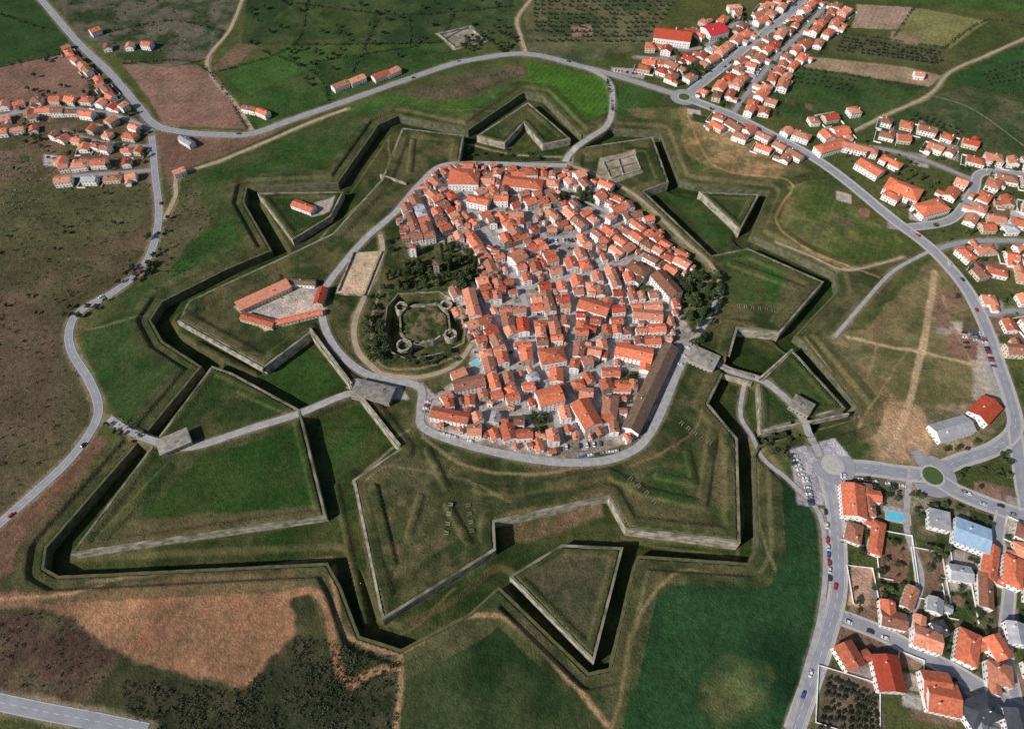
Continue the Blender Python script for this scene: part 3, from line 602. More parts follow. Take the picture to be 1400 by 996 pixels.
for p1,p2,w,h,rf in [((688,246),(742,252),14,7,'roof_a'),((792,412),(832,424),13,7,'roof_a'),((842,476),(892,486),13,6,'roof_a'),((640,395),(650,432),10,7,'roof_e'),((866,428),(906,432),10,6,'roof_e'),((792,548),(812,582),14,8,'roof_a'),((836,540),(832,572),11,6,'roof_b'),((738,488),(772,482),14,8,'roof_a'),((620,528),(662,518),10,6,'roof_b'),((700,355),(716,345),12,8,'roof_e'),((640,270),(668,276),10,7,'roof_a'),((860,360),(885,372),12,7,'roof_b'),((590,562),(640,572),9,6,'roof_a')]:
    BL('town_block',p1,p2,w,h,rf,'wall_w',3,hip=random.random()<.4,wing=random.random()<.5)
BL('factory_building',(895,44),(945,50),24,8,'roof_c','wall_w')
BL('factory_building',(965,42),(990,36),22,8,'roof_crim','wall_w',0,pitch=.25)
for p1,p2,w,h,rf in [((1118,205),(1160,193),12,6,'roof_a'),((1145,195),(1200,208),11,6,'roof_e'),((1175,220),(1205,238),14,6,'roof_a'),((1205,215),(1232,228),10,5,'roof_a'),((1212,250),(1258,268),20,6,'roof_a'),((1255,288),(1292,278),16,6,'roof_a'),((1210,262),(1230,272),10,6,'roof_a')]:
    BL('school_building',p1,p2,w,h,rf,'wall_w',0,hip=random.random()<.5)
BL('warehouse',(1278,592),(1326,578),14,5,'roof_g','wall_w'); BL('warehouse',(1338,570),(1358,548),15,6,'roof_c','wall_w')
BL('warehouse',(1306,722),(1354,740),18,6,'roof_blue','wall_w',pitch=.2)
BL('modern_house',(1272,705),(1300,712),13,6,'roof_g','wall_w',hip=True,pitch=.06)
for p1,p2,w,h,rf in [((1166,662),(1170,706),15,7,'roof_a'),((1184,660),(1190,704),8,5,'roof_b'),((1203,712),(1196,756),8,4,'roof_a'),((1170,715),(1166,740),10,4,'roof_b'),
  ((1150,900),(1174,890),14,6,'roof_a'),((1210,895),(1222,945),15,6,'roof_c'),((1268,948),(1312,958),17,6,'roof_a'),((1262,930),(1300,935),12,6,'roof_a'),((1320,978),(1362,962),14,6,'roof_k'),((1376,985),(1410,990),14,6,'roof_k'),
  ((1206,842),(1240,850),10,5,'roof_b'),((1205,828),(1225,832),9,5,'roof_a'),((1250,866),(1288,880),12,6,'roof_e'),((1292,868),(1282,848),8,6,'roof_k'),((1328,862),(1322,905),12,6,'roof_a'),((1356,868),(1376,900),11,6,'roof_a'),((1352,915),(1386,925),12,6,'roof_e'),
  ((1300,780),(1330,785),10,5,'roof_g'),((1358,745),(1352,790),9,5,'roof_a'),((1348,785),(1350,830),8,5,'roof_b'),((1250,802),(1240,830),7,4,'roof_b'),((1290,830),(1270,822),9,5,'roof_g'),((1388,760),(1385,800),11,6,'roof_a'),((1388,850),(1394,880),10,6,'roof_g'),((1330,985),(1350,990),10,5,'roof_g')]:
    BL('suburban_house',p1,p2,w,h,rf,'wall_w',0,hip=random.random()<.35,wing=random.random()<.5)
for p1,p2,w in [((455,120),(475,112),9),((478,112),(498,104),9),((510,106),(530,98),10),((528,100),(545,92),9),((332,146),(350,150),8),((352,150),(366,156),8),((246,186),(262,196),7),((236,236),(252,230),7)]:
    BL('farm_house',p1,p2,w,5,rr(),'wall_w')
def pool(px,py,l,w,a,z0=0):
    x,y=P(px,py,z0); z=hz(x,y)+.15; V=[];F=[];mi=[]; boxf(V,F,mi,-l/2-1.2,l/2+1.2,-w/2-1.2,w/2+1.2,-.5,0.05,0)
    b=len(V);V+=[(-l/2,-w/2,.07),(l/2,-w/2,.07),(l/2,w/2,.07),(-l/2,w/2,.07)];F.append((b,b+1,b+2,b+3));mi.append(1)
    mk('swimming_pool',V,F,['kerb','water'],mi,(x,y,z),a); oset(x,y,l+3,w+3,a)
pool(1228,706,14,6,-.25); pool(650,496,6,4,.6,3)
ST_=[[(610,255),(650,295),(690,345),(712,395),(722,440),(735,500),(750,545),(770,610)],
[(575,270),(590,300),(600,330)],[(645,385),(665,420),(690,470),(710,530),(730,590)],
[(690,250),(720,290),(745,325),(770,370),(785,420),(780,470),(775,520),(790,560),(800,615)],
[(765,250),(800,285),(840,320),(880,350),(930,375)],[(712,395),(760,385),(820,370),(880,350)],[(722,440),(785,430),(860,420),(935,410)],
[(745,325),(800,320),(870,305)],[(630,258),(700,262),(770,265),(830,290)],[(780,470),(840,465),(900,462)],[(595,545),(640,520),(700,510),(735,500)],
[(585,575),(650,562),(710,570),(750,560)],[(640,290),(700,290),(780,290),(850,300)],[(830,345),(850,400),(865,460)],[(660,330),(690,345),(745,325)],
[(775,520),(820,505),(880,505)],[(820,500),(815,560),(835,600)],[(600,330),(650,320),(690,345)],[(800,320),(820,370),(830,420),(815,465)],[(665,420),(722,415)],[(690,470),(728,470)],[(640,520),(670,585)],[(790,560),(850,560)]]
SW=[]
for si,st in enumerate(ST_):
    st=[(a+random.uniform(-3,3) if 0<i<len(st)-1 else a,b_+random.uniform(-2,2) if 0<i<len(st)-1 else b_) for i,(a,b_) in enumerate(st)]
    pts=[tuple(p) for p in smooth(PL(st,2.8),3.0)]; SW.append(pts); sw_=4.6 if si in(0,3,5,11) else 3.2
    V,F=strip(pts,sw_,0.08+0.004*len(SW)); mk('town_street',V,F,['lane'])
    for p in pts: omark(p[0],p[1],2 if sw_>4 else 1)
PLAZ=[[(745,325),(785,318),(790,345),(752,350)],[(930,385),(975,380),(985,420),(945,455)],[(572,340),(605,332),(645,350),(655,385),(612,400),(575,390)],[(848,505),(875,502),(870,525),(846,522)],[(722,566),(752,570),(748,596),(724,592)],[(765,262),(812,264),(808,280),(768,278)],[(868,385),(893,392),(883,405),(866,398)],[(694,412),(716,408),(718,426),(700,428)],[(930,420),(955,420),(945,475),(920,470)],[(765,608),(830,600),(855,606),(800,622),(768,622)]]
for g_ in PLAZ:
    pw=PL(g_,2.8); xs=[p[0] for p in pw];ys=[p[1] for p in pw]
    for x in np.arange(min(xs),max(xs),1.0):
        for y in np.arange(min(ys),max(ys),1.0):
            if inpoly(pw,x,y): omark(x,y,0,2)
TI=[(x,y) for x,y in TOWNw]
def yard(cx,cy,l,w,a,mk2='wall_w'):
    ll,w_=l+random.uniform(5,11),w+random.uniform(5,11); j,i=opts(cx,cy,ll+1,w_+1,a)
    if occ[j,i].mean()>.42: return
    c,s=math.cos(a),math.sin(a); q=[(-ll/2,-w_/2),(ll/2,-w_/2),(ll/2,w_/2),(-ll/2,w_/2)]
    Vp=[(cx+u*c-v*s,cy+u*s+v*c) for u,v in q]; V=[];F=[]
    for k in range(4):
        if k==0: p0=Vp[0];p1=(Vp[0][0]*.65+Vp[1][0]*.35,Vp[0][1]*.65+Vp[1][1]*.35)
        else: p0=Vp[k];p1=Vp[(k+1)%4]
        dx,dy=p1[0]-p0[0],p1[1]-p0[1]; L_=math.hypot(dx,dy); nx_,ny_=-dy/L_*.12,dx/L_*.12; n=max(1,int(L_/4)); b=len(V)
        for t in range(n+1):
            x=p0[0]+dx*t/n;y=p0[1]+dy*t/n; z=hz(x,y)
            V+=[(x+nx_,y+ny_,z-.5),(x+nx_,y+ny_,z+1.3),(x-nx_,y-ny_,z+1.3),(x-nx_,y-ny_,z-.5)]
        for t in range(n):
            for e in range(3): F.append((b+4*t+e,b+4*t+4+e,b+4*t+5+e,b+4*t+1+e))
    mk('garden_wall',V,F,[mk2])
def rows(paths,name,wr,dr,gap,half,zone=None,hr=(4,7),rowsn=1,prob=1.0,hipp=.15,shr=.6,wl=wwl,sides=(1,-1),jit=0.02,offj=0.0,yards=0.0,wing=0.0,rprob=1.0):
    for pts in paths:
        acc=[0]
        for a,b_ in zip(pts[:-1],pts[1:]): acc.append(acc[-1]+math.hypot(b_[0]-a[0],b_[1]-a[1]))
        for sd in sides:
            for row in range(rowsn):
                pos=random.uniform(0,3)
                while pos<acc[-1]:
                    l=random.uniform(*wr); dp=random.uniform(*dr); mid=pos+l/2
                    k=min(max(int(np.searchsorted(acc,mid))-1,0),len(pts)-2); a,b_=pts[k],pts[k+1]
                    seg=acc[k+1]-acc[k]; t=(mid-acc[k])/(seg+1e-9); dx,dy=(b_[0]-a[0])/(seg+1e-9),(b_[1]-a[1])/(seg+1e-9)
                    off=half+dp/2+row*(dr[1]+.5)+random.uniform(0,offj); cx=a[0]+(b_[0]-a[0])*t-dy*off*sd; cy=a[1]+(b_[1]-a[1])*t+dx*off*sd
                    an=math.atan2(dy,dx)+random.uniform(-jit,jit)
                    if random.random()>(prob if row==0 else prob*rprob): pos+=l*.8; continue
                    ok=(zone is None or inpoly(zone,cx,cy)) and ofree(cx,cy,l,dp,an,shr)
                    if ok:
                        oset(cx,cy,l-.2,dp-.2,an)
                        h=random.uniform(*hr); add_house(name,cx,cy,l-.08,dp-.08,an,h,rr(),wl(),hip=random.random()<hipp,wing=random.random()<wing)
                        if random.random()<yards: yard(cx,cy,l,dp,an)
                        pos+=l+random.uniform(*gap)
                    else: pos+=1.0
rows(SW,'townhouse',(5.5,14),(7,10.5),(0,.3),2.3,TI,(4,7.5),2,prob=.98,rprob=.9,jit=.04,shr=.8)
xs=[p[0] for p in TI];ys=[p[1] for p in TI]
allsp=np.array([p for pts in SW for p in pts]); alld=[]
for pts in SW:
    for i in range(len(pts)):
        a=pts[max(0,i-1)];b_=pts[min(len(pts)-1,i+1)]; alld.append(math.atan2(b_[1]-a[1],b_[0]-a[0]))
for k in range(9000):
    x=random.uniform(min(xs),max(xs));y=random.uniform(min(ys),max(ys))
    if not inpoly(TI,x,y): continue
    a=alld[int(np.argmin((allsp[:,0]-x)**2+(allsp[:,1]-y)**2))]+random.choice([0,math.pi/2])
    l=random.uniform(8,16) if k<2500 else random.uniform(5,10) if k<5500 else random.uniform(3.5,6); w=l*random.uniform(.55,.85)
    if ofree(x,y,l,w,a,.35):
        oset(x,y,l,w,a); add_house('townhouse',x,y,l,w,a,random.uniform(2.8,6),rr(),wwl(),hip=False,chim=random.random()<.5)
def spl(l,z=0): return [tuple(p) for p in smooth(PL(l,z),3.0)]
WW=lambda:random.choice(['wall_w','wall_w','wall_w','wall_y'])
rows([spl(x) for x in [[(1000,158),(1020,130),(1060,80),(1100,40),(1130,5)],[(940,128),(1000,82),(1040,48),(1080,18),(1100,0)],[(965,110),(920,85),(880,78)],[(1040,48),(1010,30),(960,65)],[(975,150),(1050,184),(1105,212)]]],'suburban_house',(8,18),(8,12),(1,7),6,None,(3.5,6.5),2,prob=.88,rprob=.65,hipp=.4,wl=WW,jit=.2,offj=4,yards=.25,wing=.4)
rows([spl(x) for x in [[(1110,180),(1170,168)],[(1200,178),(1260,190),(1330,212)],[(1240,205),(1310,225)],[(1300,300),(1330,262),(1345,235),(1420,240)],[(1330,285),(1420,300)],[(1290,320),(1330,328),(1420,330)],[(1340,360),(1420,372)],[(1350,395),(1420,405)],[(1340,432),(1420,430)],[(1365,465),(1420,475)],[(1290,345),(1330,390)]]],'suburban_house',(9,18),(9,13),(2,9),5,None,(3.5,6.5),1,prob=.82,hipp=.4,wl=WW,jit=.2,offj=4,yards=.5,wing=.5)
rows([spl(x) for x in [[(0,160),(60,150),(120,152),(170,162),(200,172)],[(80,243),(150,237),(200,232)],[(85,180),(140,195),(200,200)],[(100,62),(150,112),(190,155)],[(85,215),(200,216)],[(0,178),(60,172)]]],'village_house',(7,15),(7,11),(1,6),4.0,None,(3.5,6),1,prob=.85,hipp=.3,wl=WW,jit=.2,offj=4,yards=.3,wing=.5)
rows([spl(x) for x in [[(1370,705),(1365,740),(1380,800),(1375,880),(1390,960)],[(1150,842),(1250,888),(1310,920),(1420,985)]]],'suburban_house',(8,12),(8,11),(6,14),6,None,(3.5,6),1,prob=.55,hipp=.4,wl=WW,jit=.1,offj=4,yards=.7,wing=.4)
rows([spl([(120,75),(200,72)]),spl([(125,55),(160,45)]),spl([(1080,60),(1130,45)]),spl([(1000,185),(1060,205)]),spl([(1240,110),(1262,112)])],'village_house',(8,12),(8,10),(4,12),3,None,(4,6),1,prob=.6,wl=WW,sides=(1,),jit=.3)
for p1,w_,h_,a in [((1225,760),22,30,-.2),((1272,785),20,32,-.2),((1312,820),20,26,-.2),((1180,800),14,26,-.1),((1320,760),16,14,-.25),((1160,960),36,34,-.3),((1300,900),16,14,-.4),((1245,915),14,18,-.4),((1390,830),14,18,-.1)]:
    x,y=P(*p1); yard(x,y,w_-8,h_-8,a)
# ------------------------------------------------------------------ trees
def leaf_quad(V,F,mi,c,s,m):
    a=np.random.normal(size=3);a/=np.linalg.norm(a);b_=np.cross(a,np.random.normal(size=3));b_/=np.linalg.norm(b_)+1e-9
    k=len(V); 
    for p,q_ in ((-1,-.6),(1,-.5),(.7,.8),(-.6,.7)): V.append(tuple(c+a*s*p+b_*s*q_))
    F.append((k,k+1,k+2,k+3)); mi.append(m)
np.random.seed(3)
def tree_mesh(kind,seed):
    np.random.seed(seed); V=[];F=[];mi=[]
    def limb(p0,p1,r0,r1):
        p0=np.array(p0,float);p1=np.array(p1,float);d_=p1-p0;d_/=np.linalg.norm(d_);u=np.cross(d_,[.3,.9,.1]);u/=np.linalg.norm(u);v=np.cross(d_,u);b=len(V)
        for p,r in((p0,r0),(p1,r1)):
            for i in range(6): V.append(tuple(p+u*r*math.cos(i*math.pi/3)+v*r*math.sin(i*math.pi/3)))
        for i in range(6): j=(i+1)%6;F.append((b+i,b+j,b+6+j,b+6+i));mi.append(0)
    if kind=='cypress':
        limb((0,0,-.5),(0,0,9),.25,.05)
        for i in range(330):
            t=np.random.rand(); z=1+t*9.5; r=1.35*math.sin(math.pi*min(1,(1-t)**.6*.75+.1))*np.random.rand()**.4; a=np.random.rand()*6.28
            leaf_quad(V,F,mi,np.array([r*math.cos(a),r*math.sin(a),z]),.32+.2*np.random.rand(),1)
    else:
        limb((0,0,-.5),(0.1,0,2.6),.32,.2); cl=[]
        for i in range(8):
            a=i*0.9+np.random.rand(); r=1.0+np.random.rand()*1.6; z=3.2+np.random.rand()*2.6; c=np.array([r*math.cos(a),r*math.sin(a),z]); cl.append((c,.9+np.random.rand()*.9)); limb((0.1,0,2.4),tuple(c),.12,.03)
        cl.append((np.array([0,0,5.6]),1.4))
        for c,R in cl:
            for i in range(48):
                d_=np.random.normal(size=3);d_/=np.linalg.norm(d_); leaf_quad(V,F,mi,c+d_*R*np.random.rand()**.35*np.array([1,1,.75]),.22+.28*np.random.rand(),1 if np.random.rand()<.7 else 2)
    mats={'cypress':['bark','leaf1','leaf1'],'broad':['bark','leaf1','leaf2'],'olive':['bark','leaf3','leaf2'],'light':['bark','leaf2','leaf2']}[kind]
    me=bpy.data.meshes.new(kind+'_tree'); me.from_pydata(V,[],F)
    for k in mats: me.materials.append(M[k])
    me.polygons.foreach_set('material_index',mi); me.update(); return me,V,F,mi
TM={k:[tree_mesh(k,10+i)for i in range(3)] for k in('cypress','broad','olive','light')}
TN={'cypress':'cypress_tree','broad':'broadleaf_tree','olive':'olive_tree','light':'poplar_tree'}
def tree_at(x,y,k,s):
    inst(TN[k],random.choice(TM[k])[0],(x,y,hz(x,y)),random.uniform(0,6.28),(s*random.uniform(.85,1.15),s*random.uniform(.85,1.15),s))
def scatter(pts,n,kinds,sr,z=0,check=True):
    pw=PL(pts,z); xs=[p[0] for p in pw];ys=[p[1] for p in pw]; c=0;t=0
    while c<n and t<n*30:
        t+=1; x=random.uniform(min(xs),max(xs));y=random.uniform(min(ys),max(ys))
        if not inpoly(pw,x,y): continue
        if check:
            i=int((x-OX0)/OR);j=int((y-OY0)/OR)
            if not(0<=i<1600 and 0<=j<1150) or occ[j,i]==1: continue
        tree_at(x,y,random.choice(kinds),random.uniform(*sr)); c+=1
scatter([(605,335),(645,345),(660,385),(640,400),(612,400),(598,370)],42,['broad','cypress','broad','light'],(.8,1.4),3)
scatter([(520,368),(590,358),(600,395),(520,398)],38,['broad','cypress','light'],(.6,1.2),3)
scatter([(925,375),(980,380),(985,415),(945,460),(925,420)],44,['broad','broad','light','cypress'],(.8,1.4),3)
scatter([(955,430),(980,420),(960,475),(940,475)],12,['broad','light'],(.7,1.1),3)
scatter([(760,262),(815,262),(812,282),(765,280)],16,['broad'],(.6,1),3)
scatter([(725,568),(752,570),(748,592),(728,588)],8,['broad','light'],(.6,1),3)
scatter([(848,505),(875,502),(870,525),(846,522)],3,['broad'],(.5,.8),3)
scatter([(498,440),(526,440),(538,492),(503,492)],26,['light','broad','broad'],(.6,1.1),3)
scatter([(540,486),(630,478),(632,494),(560,504)],14,['light','olive'],(.4,.8),3)
scatter([(495,400),(528,398),(524,440),(495,440)],10,['olive','broad'],(.5,.8),3)
scatter([(632,405),(645,420),(648,465),(640,465)],6,['broad'],(.5,.8),3)
scatter([(520,330),(560,300),(570,340),(530,350)],8,['light','broad'],(.5,.9),3)
scatter(TOWN,110,['broad','light','olive'],(.3,.65),3)
scatter([(590,190),(700,200),(770,212),(640,215)],14,['broad','light'],(.5,.8),1)
scatter([(1040,590),(1075,585),(1085,640),(1060,640)],16,['olive','light'],(.5,.8))
scatter([(1165,650),(1400,720),(1400,990),(1165,850)],95,['broad','light','olive'],(.3,.85))
scatter([(1110,180),(1400,220),(1400,480),(1290,330)],90,['broad','light','cypress'],(.35,.85))
scatter([(890,60),(1100,0),(1150,20),(1000,170),(900,110)],90,['broad','light'],(.45,1))
scatter([(80,60),(205,170),(205,240),(80,240),(0,160)],60,['broad','light'],(.5,.9))
scatter([(930,95),(960,95),(965,112),(935,110)],14,['broad'],(.9,1.4))
scatter([(100,575),(200,590),(190,610),(150,590)],6,['broad'],(.4,.7))
scatter([(80,430),(200,355),(215,370),(110,440)],22,['broad','olive'],(.5,.9))
scatter([(190,360),(215,300),(235,300),(210,380)],12,['broad','olive'],(.5,.9))
scatter([(1230,620),(1380,600),(1380,680),(1290,660)],18,['light','broad'],(.5,.8))
scatter([(350,-10),(700,-10),(700,60),(640,80),(420,120),(330,60)],80,['broad','olive'],(.5,1.0))
scatter([(620,50),(700,45),(710,75),(640,80)],30,['broad'],(.6,1.0))
scatter([(-20,180),(200,245),(200,330),(0,500)],14,['olive','broad'],(.4,.8))
def grove(name,corners,nu,nv,kind,s,jit=1.0,z=0):
    A,B,Cc,D=[np.array(p) for p in PL(corners,z)]; V=[];F=[];mi=[]
    src=[TM[kind][i] for i in range(3)]
    for u in range(nu):
        for v in range(nv):
            if random.random()<.12: continue
            a=(u+.5)/nu;b_=(v+.5)/nv; p=(A*(1-a)+B*a)*(1-b_)+(D*(1-a)+Cc*a)*b_; x=p[0]+random.uniform(-jit,jit);y=p[1]+random.uniform(-jit,jit); z_=hz(x,y)
            _,v0,f0,m0=random.choice(src); sc=s*random.uniform(.7,1.15); b0=len(V); V+=[(x+q_[0]*sc,y+q_[1]*sc,z_+q_[2]*sc*.85) for q_ in v0]; F+=[tuple(b0+i for i in f) for f in f0]; mi+=m0
    mk(name,V,F,['bark','leaf3','leaf1'],mi)
grove('olive_grove',[(725,0),(925,0),(880,60),(730,60)],20,10,'olive',.66,1.4)
grove('olive_grove',[(1150,50),(1285,70),(1290,90),(1140,72)],22,5,'olive',.62,.8)
grove('olive_grove',[(1130,920),(1195,945),(1205,1000),(1115,1000)],9,7,'olive',.5,.5)
grove('olive_grove',[(1085,92),(1180,104),(1160,128),(1080,115)],10,4,'olive',.5,1)
grove('olive_grove',[(1250,152),(1320,180),(1300,192),(1240,165)],9,3,'olive',.6,1)
grove('olive_grove',[(1340,100),(1400,80),(1400,110),(1350,118)],8,4,'olive',.5,1)
def scrub(name,pts,n,sr,mats=('leaf3','leaf1'),z=0,flat=1.0):
    pw=PL(pts,z); xs=[p[0] for p in pw];ys=[p[1] for p in pw]; V=[];F=[];mi=[]; c=0;t=0
    rs=np.random.default_rng(5).random((64,64))
    while c<n and t<n*20:
        t+=1; x=random.uniform(min(xs),max(xs));y=random.uniform(min(ys),max(ys))
        if not inpoly(pw,x,y): continue
        fx,fy=x/13+random.uniform(-.4,.4),y/13+random.uniform(-.4,.4)
        if random.random()>rs[int(fx)%64,int(fy)%64]*1.5-.25: continue
        i=int((x-OX0)/OR);j=int((y-OY0)/OR)
        if 0<=i<1600 and 0<=j<1150 and occ[j,i]==1: continue
        c+=1; zz=hz(x,y); s_=random.uniform(*sr)*random.uniform(.5,1); m_=random.choice([0,0,1])
        for k in range(12): leaf_quad(V,F,mi,np.array([x,y,zz])+np.random.normal(size=3)*np.array([.5,.5,.3*flat])*s_+np.array([0,0,.4*s_*flat]),s_*.32,m_)
    mk(name,V,F,list(mats),mi)
scrub('scrub',[(165,930),(330,940),(412,866),(545,905),(545,1000),(180,1000)],1300,(.6,1.8))
scrub('scrub',[(0,840),(100,840),(160,900),(120,950),(0,940)],160,(.6,1.5))
scrub('scrub',[(-60,180),(80,240),(215,240),(215,330),(110,420),(90,480),(130,560),(0,700),(-100,700)],1000,(.5,1.7))
scrub('scrub',[(60,0),(320,0),(280,80),(120,55)],250,(.8,2))
scrub('scrub',[(230,255),(270,240),(310,330),(240,390),(210,400)],200,(.6,1.6))
scrub('scrub',[(490,400),(640,400),(640,490),(500,500)],260,(.5,1.5),z=3)
scrub('scrub',[(130,595),(60,780),(100,790),(200,610)],90,(.4,1))
scrub('scrub',[(540,130),(700,92),(712,105),(650,135)],120,(.5,1.3))
scrub('scrub',[(1300,110),(1400,140),(1400,220),(1350,190)],120,(.8,2))
scrub('scrub',CS,600,(.3,1.1))
scrub('rock_outcrop',[(-20,190),(80,195),(90,260),(0,300)],300,(.5,1.8),('stone','stone'),flat=.5)
scrub('rock_outcrop',[(180,30),(310,30),(280,80),(200,75)],120,(.6,1.8),('stone','stone'),flat=.5)
scrub('rock_outcrop',[(0,300),(200,300),(100,420),(90,600),(0,680)],200,(.4,1.2),('stone','stone'),flat=.5)
def hedge(pts,s=1.6,z=0,dens=1.3,name='hedgerow'):
    pw=smooth(PL(pts,z),dens); V=[];F=[];mi=[]
    for p in pw:
        if random.random()<.3: continue
        x,y=p[0]+random.uniform(-.8,.8),p[1]+random.uniform(-.8,.8); zz=hz(x,y); ss=s*random.uniform(.4,1.5)
        for k in range(12): leaf_quad(V,F,mi,np.array([x,y,zz+.5*ss])+np.random.normal(size=3)*.45*ss,ss*.3,random.choice([0,1]))
    mk(name,V,F,['leaf3','leaf1'],mi)
for hpts in [[(400,62),(500,60),(600,58)],[(300,98),(400,62),(420,0)],[(360,70),(430,100),(450,140)],[(500,60),(480,100)],[(405,5),(550,20),(700,10)],[(85,74),(0,92)],[(830,110),(838,152)],[(1065,88),(1262,120)],[(1060,158),(1065,88)],[(1290,66),(1350,28),(1420,40)],[(1250,10),(1222,50)],[(1330,118),(1420,140)],[(168,88),(272,90),(338,176)],[(120,98),(124,132)],[(520,18),(500,60)],[(620,20),(600,58)],[(1120,75),(1140,46),(1290,66)],[(165,572),(195,598)],[(130,50),(230,30),(310,45)],[(430,84),(560,64)],[(560,20),(560,58)],[(0,20),(60,40)]]: hedge(hpts)
for p in [[(283,82),(230,92),(175,84)],[(1200,168),(1255,192)],[(1270,130),(1330,150),(1400,200)],[(0,92),(100,70)],[(600,58),(640,40),(668,58)]]:
    pp=smooth(PL(p),3)
    v,f=strip(pp,.7,.9); b0=len(v); V=v+[(x,y,z-1.3) for x,y,z in v]; F=f[:]
    for i in range(len(pp)-1):
        F.append((2*i,2*i+2,b0+2*i+2,b0+2*i)); F.append((2*i+1,b0+2*i+1,b0+2*i+3,2*i+3))
    mk('dry_stone_wall',V,F,['stone_m'])
def embr(p1,p2,n,z=2.8):
    a=np.array(P(*p1,z));b_=np.array(P(*p2,z)); an=math.atan2(b_[1]-a[1],b_[0]-a[0])
    for i in range(n):
        p=a+(b_-a)*i/max(1,n-1); V=[];F=[];mi=[]
        for s_ in(-1,1):
            k=len(V); V+=[(s_*.8,-1.6,-1),(s_*1.2,-1.6,-1),(s_*.9,1.6,-1),(s_*.4,1.6,-1),(s_*.8,-1.6,.5),(s_*1.2,-1.6,.5),(s_*.9,1.6,.8),(s_*.4,1.6,.8)]
            for f in [(4,5,6,7),(0,1,5,4),(1,2,6,5),(2,3,7,6),(3,0,4,7)]: F.append(tuple(k+q_ for q_ in f)); mi.append(0)
        mk('gun_embrasure',V,F,['coping'],mi,(p[0],p[1],hz(p[0],p[1])+.1),an)
embr((932,578),(970,606),5); embr((1010,418),(1058,424),6); embr((616,690),(610,728),4); embr((640,690),(645,725),4); embr((862,655),(895,685),4)
for a,b_ in [((825,222),(868,212)),((868,212),(876,232)),((876,232),(835,244)),((825,222),(835,244)),((845,218),(852,240)),((832,232),(870,222)),((600,48),(642,38)),((642,38),(662,56)),((662,56),(622,66)),((622,66),(600,48)),((465,402),(498,404)),((484,345),(462,398)),((522,344),(498,404))]:
    wall('ruined_foundation_wall',PL([a,b_],2.8 if a[1]>100 else 0),-.4,.4,1.5 if a[1]>100 else -2,3.8 if a[1]>100 else 1.6,'stone',closed=False,jz=.3)
def car_mesh(ci):
    V=[];F=[];mi=[]
    prof=[(-2.1,.35),(2.1,.35),(2.15,.75),(1.3,.95),(.6,1.42),(-1.1,1.45),(-1.8,1.0),(-2.15,.9)]
    for y,k in((-.85,1),(.85,1)):
        for x,z in prof: V.append((x,y*(.82 if z>1.2 else 1),z))
    n=len(prof); F.append(tuple(range(n))); F.append(tuple(range(2*n-1,n-1,-1))); mi+=[0,0]
    for i in range(n):
        j=(i+1)%n; F.append((i,n+i,n+j,j)); mi.append(1 if i in(3,5) else 0)
    for s_ in(-1,1):
        b=len(V); V+=[(1.0,s_*.86,.98),(.5,s_*.73,1.36),(-1.0,s_*.73,1.38),(-1.5,s_*.86,1.0)]; F.append((b,b+1,b+2,b+3)); mi.append(1)
        for wx in(-1.3,1.35):
            b=len(V)
            for yy in(s_*.62,s_*.9):
                for i in range(10): V.append((wx+.33*math.cos(i*.628),yy,.33+.33*math.sin(i*.628)))
            F.append(tuple(b+10+i for i in range(10))); mi.append(2)
            for i in range(10): j=(i+1)%10; F.append((b+i,b+j,b+10+j,b+10+i)); mi.append(2)
    me=bpy.data.meshes.new('car'); me.from_pydata(V,[],F)
    for k in('car%d'%ci,'glass','tyre'): me.materials.append(M[k])
    me.polygons.foreach_set('material_index',mi); me.update(); return me
CM=[car_mesh(i) for i in range(6)]
def cars(p1,p2,n,rot=math.pi/2,z=0,pr=.8,lift=.06):
    a=np.array(P(*p1,z));b_=np.array(P(*p2,z)); an=math.atan2(b_[1]-a[1],b_[0]-a[0])+rot
    for i in range(n):
        if random.random()>pr: continue
        p=a+(b_-a)*(i/max(1,n-1)); inst('parked_car',random.choices(CM,[5,3,2,1,1,2])[0],(p[0],p[1],hz(*p)+lift),an+random.uniform(-.05,.05)+random.choice([0,math.pi]))
cars((1342,455),(1358,500),14); cars((1330,452),(1336,470),5); cars((1318,455),(1322,475),4); cars((1152,650),(1158,690),12); cars((1100,655),(1108,690),9); cars((1170,655),(1240,665),12,0); cars((1085,625),(1095,650),5)
cars((750,330),(785,328),8,z=2.8); cars((585,550),(578,572),6,z=2.8); cars((790,625),(850,615),8,0,2.8,.5,.2); cars((600,592),(650,605),8,0,2.8,.6); cars((840,97),(878,102),10); cars((1160,850),(1230,880),8,0,lift=.15); cars((1128,700),(1134,790),10,0,pr=.5); cars((940,475),(925,510),4,z=2.8); cars((765,612),(830,606),8,z=2.8,pr=.6)
for ri in (0,1,2,3,6,7):
    pts=RP[ri]
    for k in range(5):
        i=random.randrange(5,len(pts)-5); a=pts[i];b_=pts[i+1]; an=math.atan2(b_[1]-a[1],b_[0]-a[0]); sd=random.choice([-1,1]); x=a[0]-math.sin(an)*1.8*sd;y=a[1]+math.cos(an)*1.8*sd
        inst('car',random.choice(CM),(x,y,hz(x,y)+.16+ri*.005),an if sd<0 else an+math.pi)
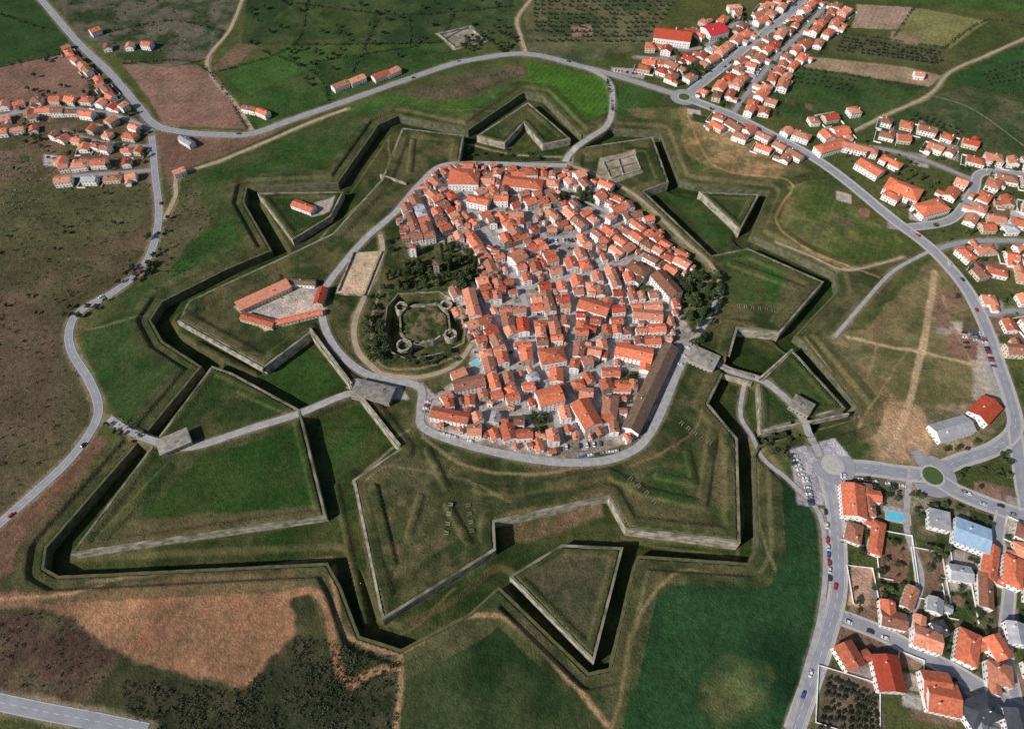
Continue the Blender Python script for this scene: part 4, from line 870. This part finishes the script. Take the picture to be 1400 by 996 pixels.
def lamp_mesh():
    V=[];F=[];mi=[]
    for (r0,r1,z0,z1) in((.16,.16,0,.8),(.09,.05,.8,8)):
        b=len(V)
        for r,z in((r0,z0),(r1,z1)):
            for i in range(6): V.append((r*math.cos(i*1.047),r*math.sin(i*1.047),z))
        for i in range(6): j=(i+1)%6; F.append((b+i,b+j,b+6+j,b+6+i)); mi.append(0)
    boxf(V,F,mi,0,1.6,-.04,.04,7.9,8.0,0,True); boxf(V,F,mi,1.3,2.1,-.16,.16,7.82,7.95,0,True)
    me=bpy.data.meshes.new('street_lamp'); me.from_pydata(V,[],F); me.materials.append(M['steel']); me.update(); return me
LMm=lamp_mesh()
for ri in (1,3,5,6,7,8):
    pts=RP[ri]; w=ROADS[ri][2]
    for i in range(4,len(pts)-2,10):
        a=pts[i];b_=pts[i+1]; an=math.atan2(b_[1]-a[1],b_[0]-a[0]); x=a[0]-math.sin(an)*(w/2+.9);y=a[1]+math.cos(an)*(w/2+.9)
        inst('street_lamp',LMm,(x,y,hz(x,y)+.1),an-math.pi/2)
print('HOUSES',NH[0],'GRID',nx,ny)
# ------------------------------------------------------------------ light, camera
EL=math.radians(34); sd=Vector((-0.84,-0.54,0)).normalized()*math.cos(EL); sd.z=math.sin(EL)
Ld=bpy.data.lights.new('sun','SUN'); Ld.energy=5.0; Ld.angle=math.radians(.5); Ld.color=(1,.95,.88)
lo=bpy.data.objects.new('sun',Ld); lo.rotation_euler=sd.to_track_quat('Z','Y').to_euler(); lo.location=(0,0,500); scene.collection.objects.link(lo)
w=bpy.data.worlds.new('World'); scene.world=w; w.use_nodes=True; nt=w.node_tree; bg=nt.nodes['Background']; sk=nt.nodes.new('ShaderNodeTexSky'); sk.sky_type='NISHITA'; sk.sun_disc=False; sk.sun_elevation=EL; sk.sun_rotation=math.atan2(sd.x,sd.y); nt.links.new(sk.outputs['Color'],bg.inputs['Color']); bg.inputs['Strength'].default_value=.08
cd=bpy.data.cameras.new('camera'); cam=bpy.data.objects.new('camera',cd); scene.collection.objects.link(cam); scene.camera=cam
cd.sensor_width=36; cd.lens=36*FPX/1400; cd.clip_start=1; cd.clip_end=20000
cam.location=(0,0,CAM_H); cam.rotation_euler=(math.pi/2-PITCH,0,0)
scene.view_settings.view_transform='Standard'; scene.view_settings.look='None'; scene.view_settings.exposure=0
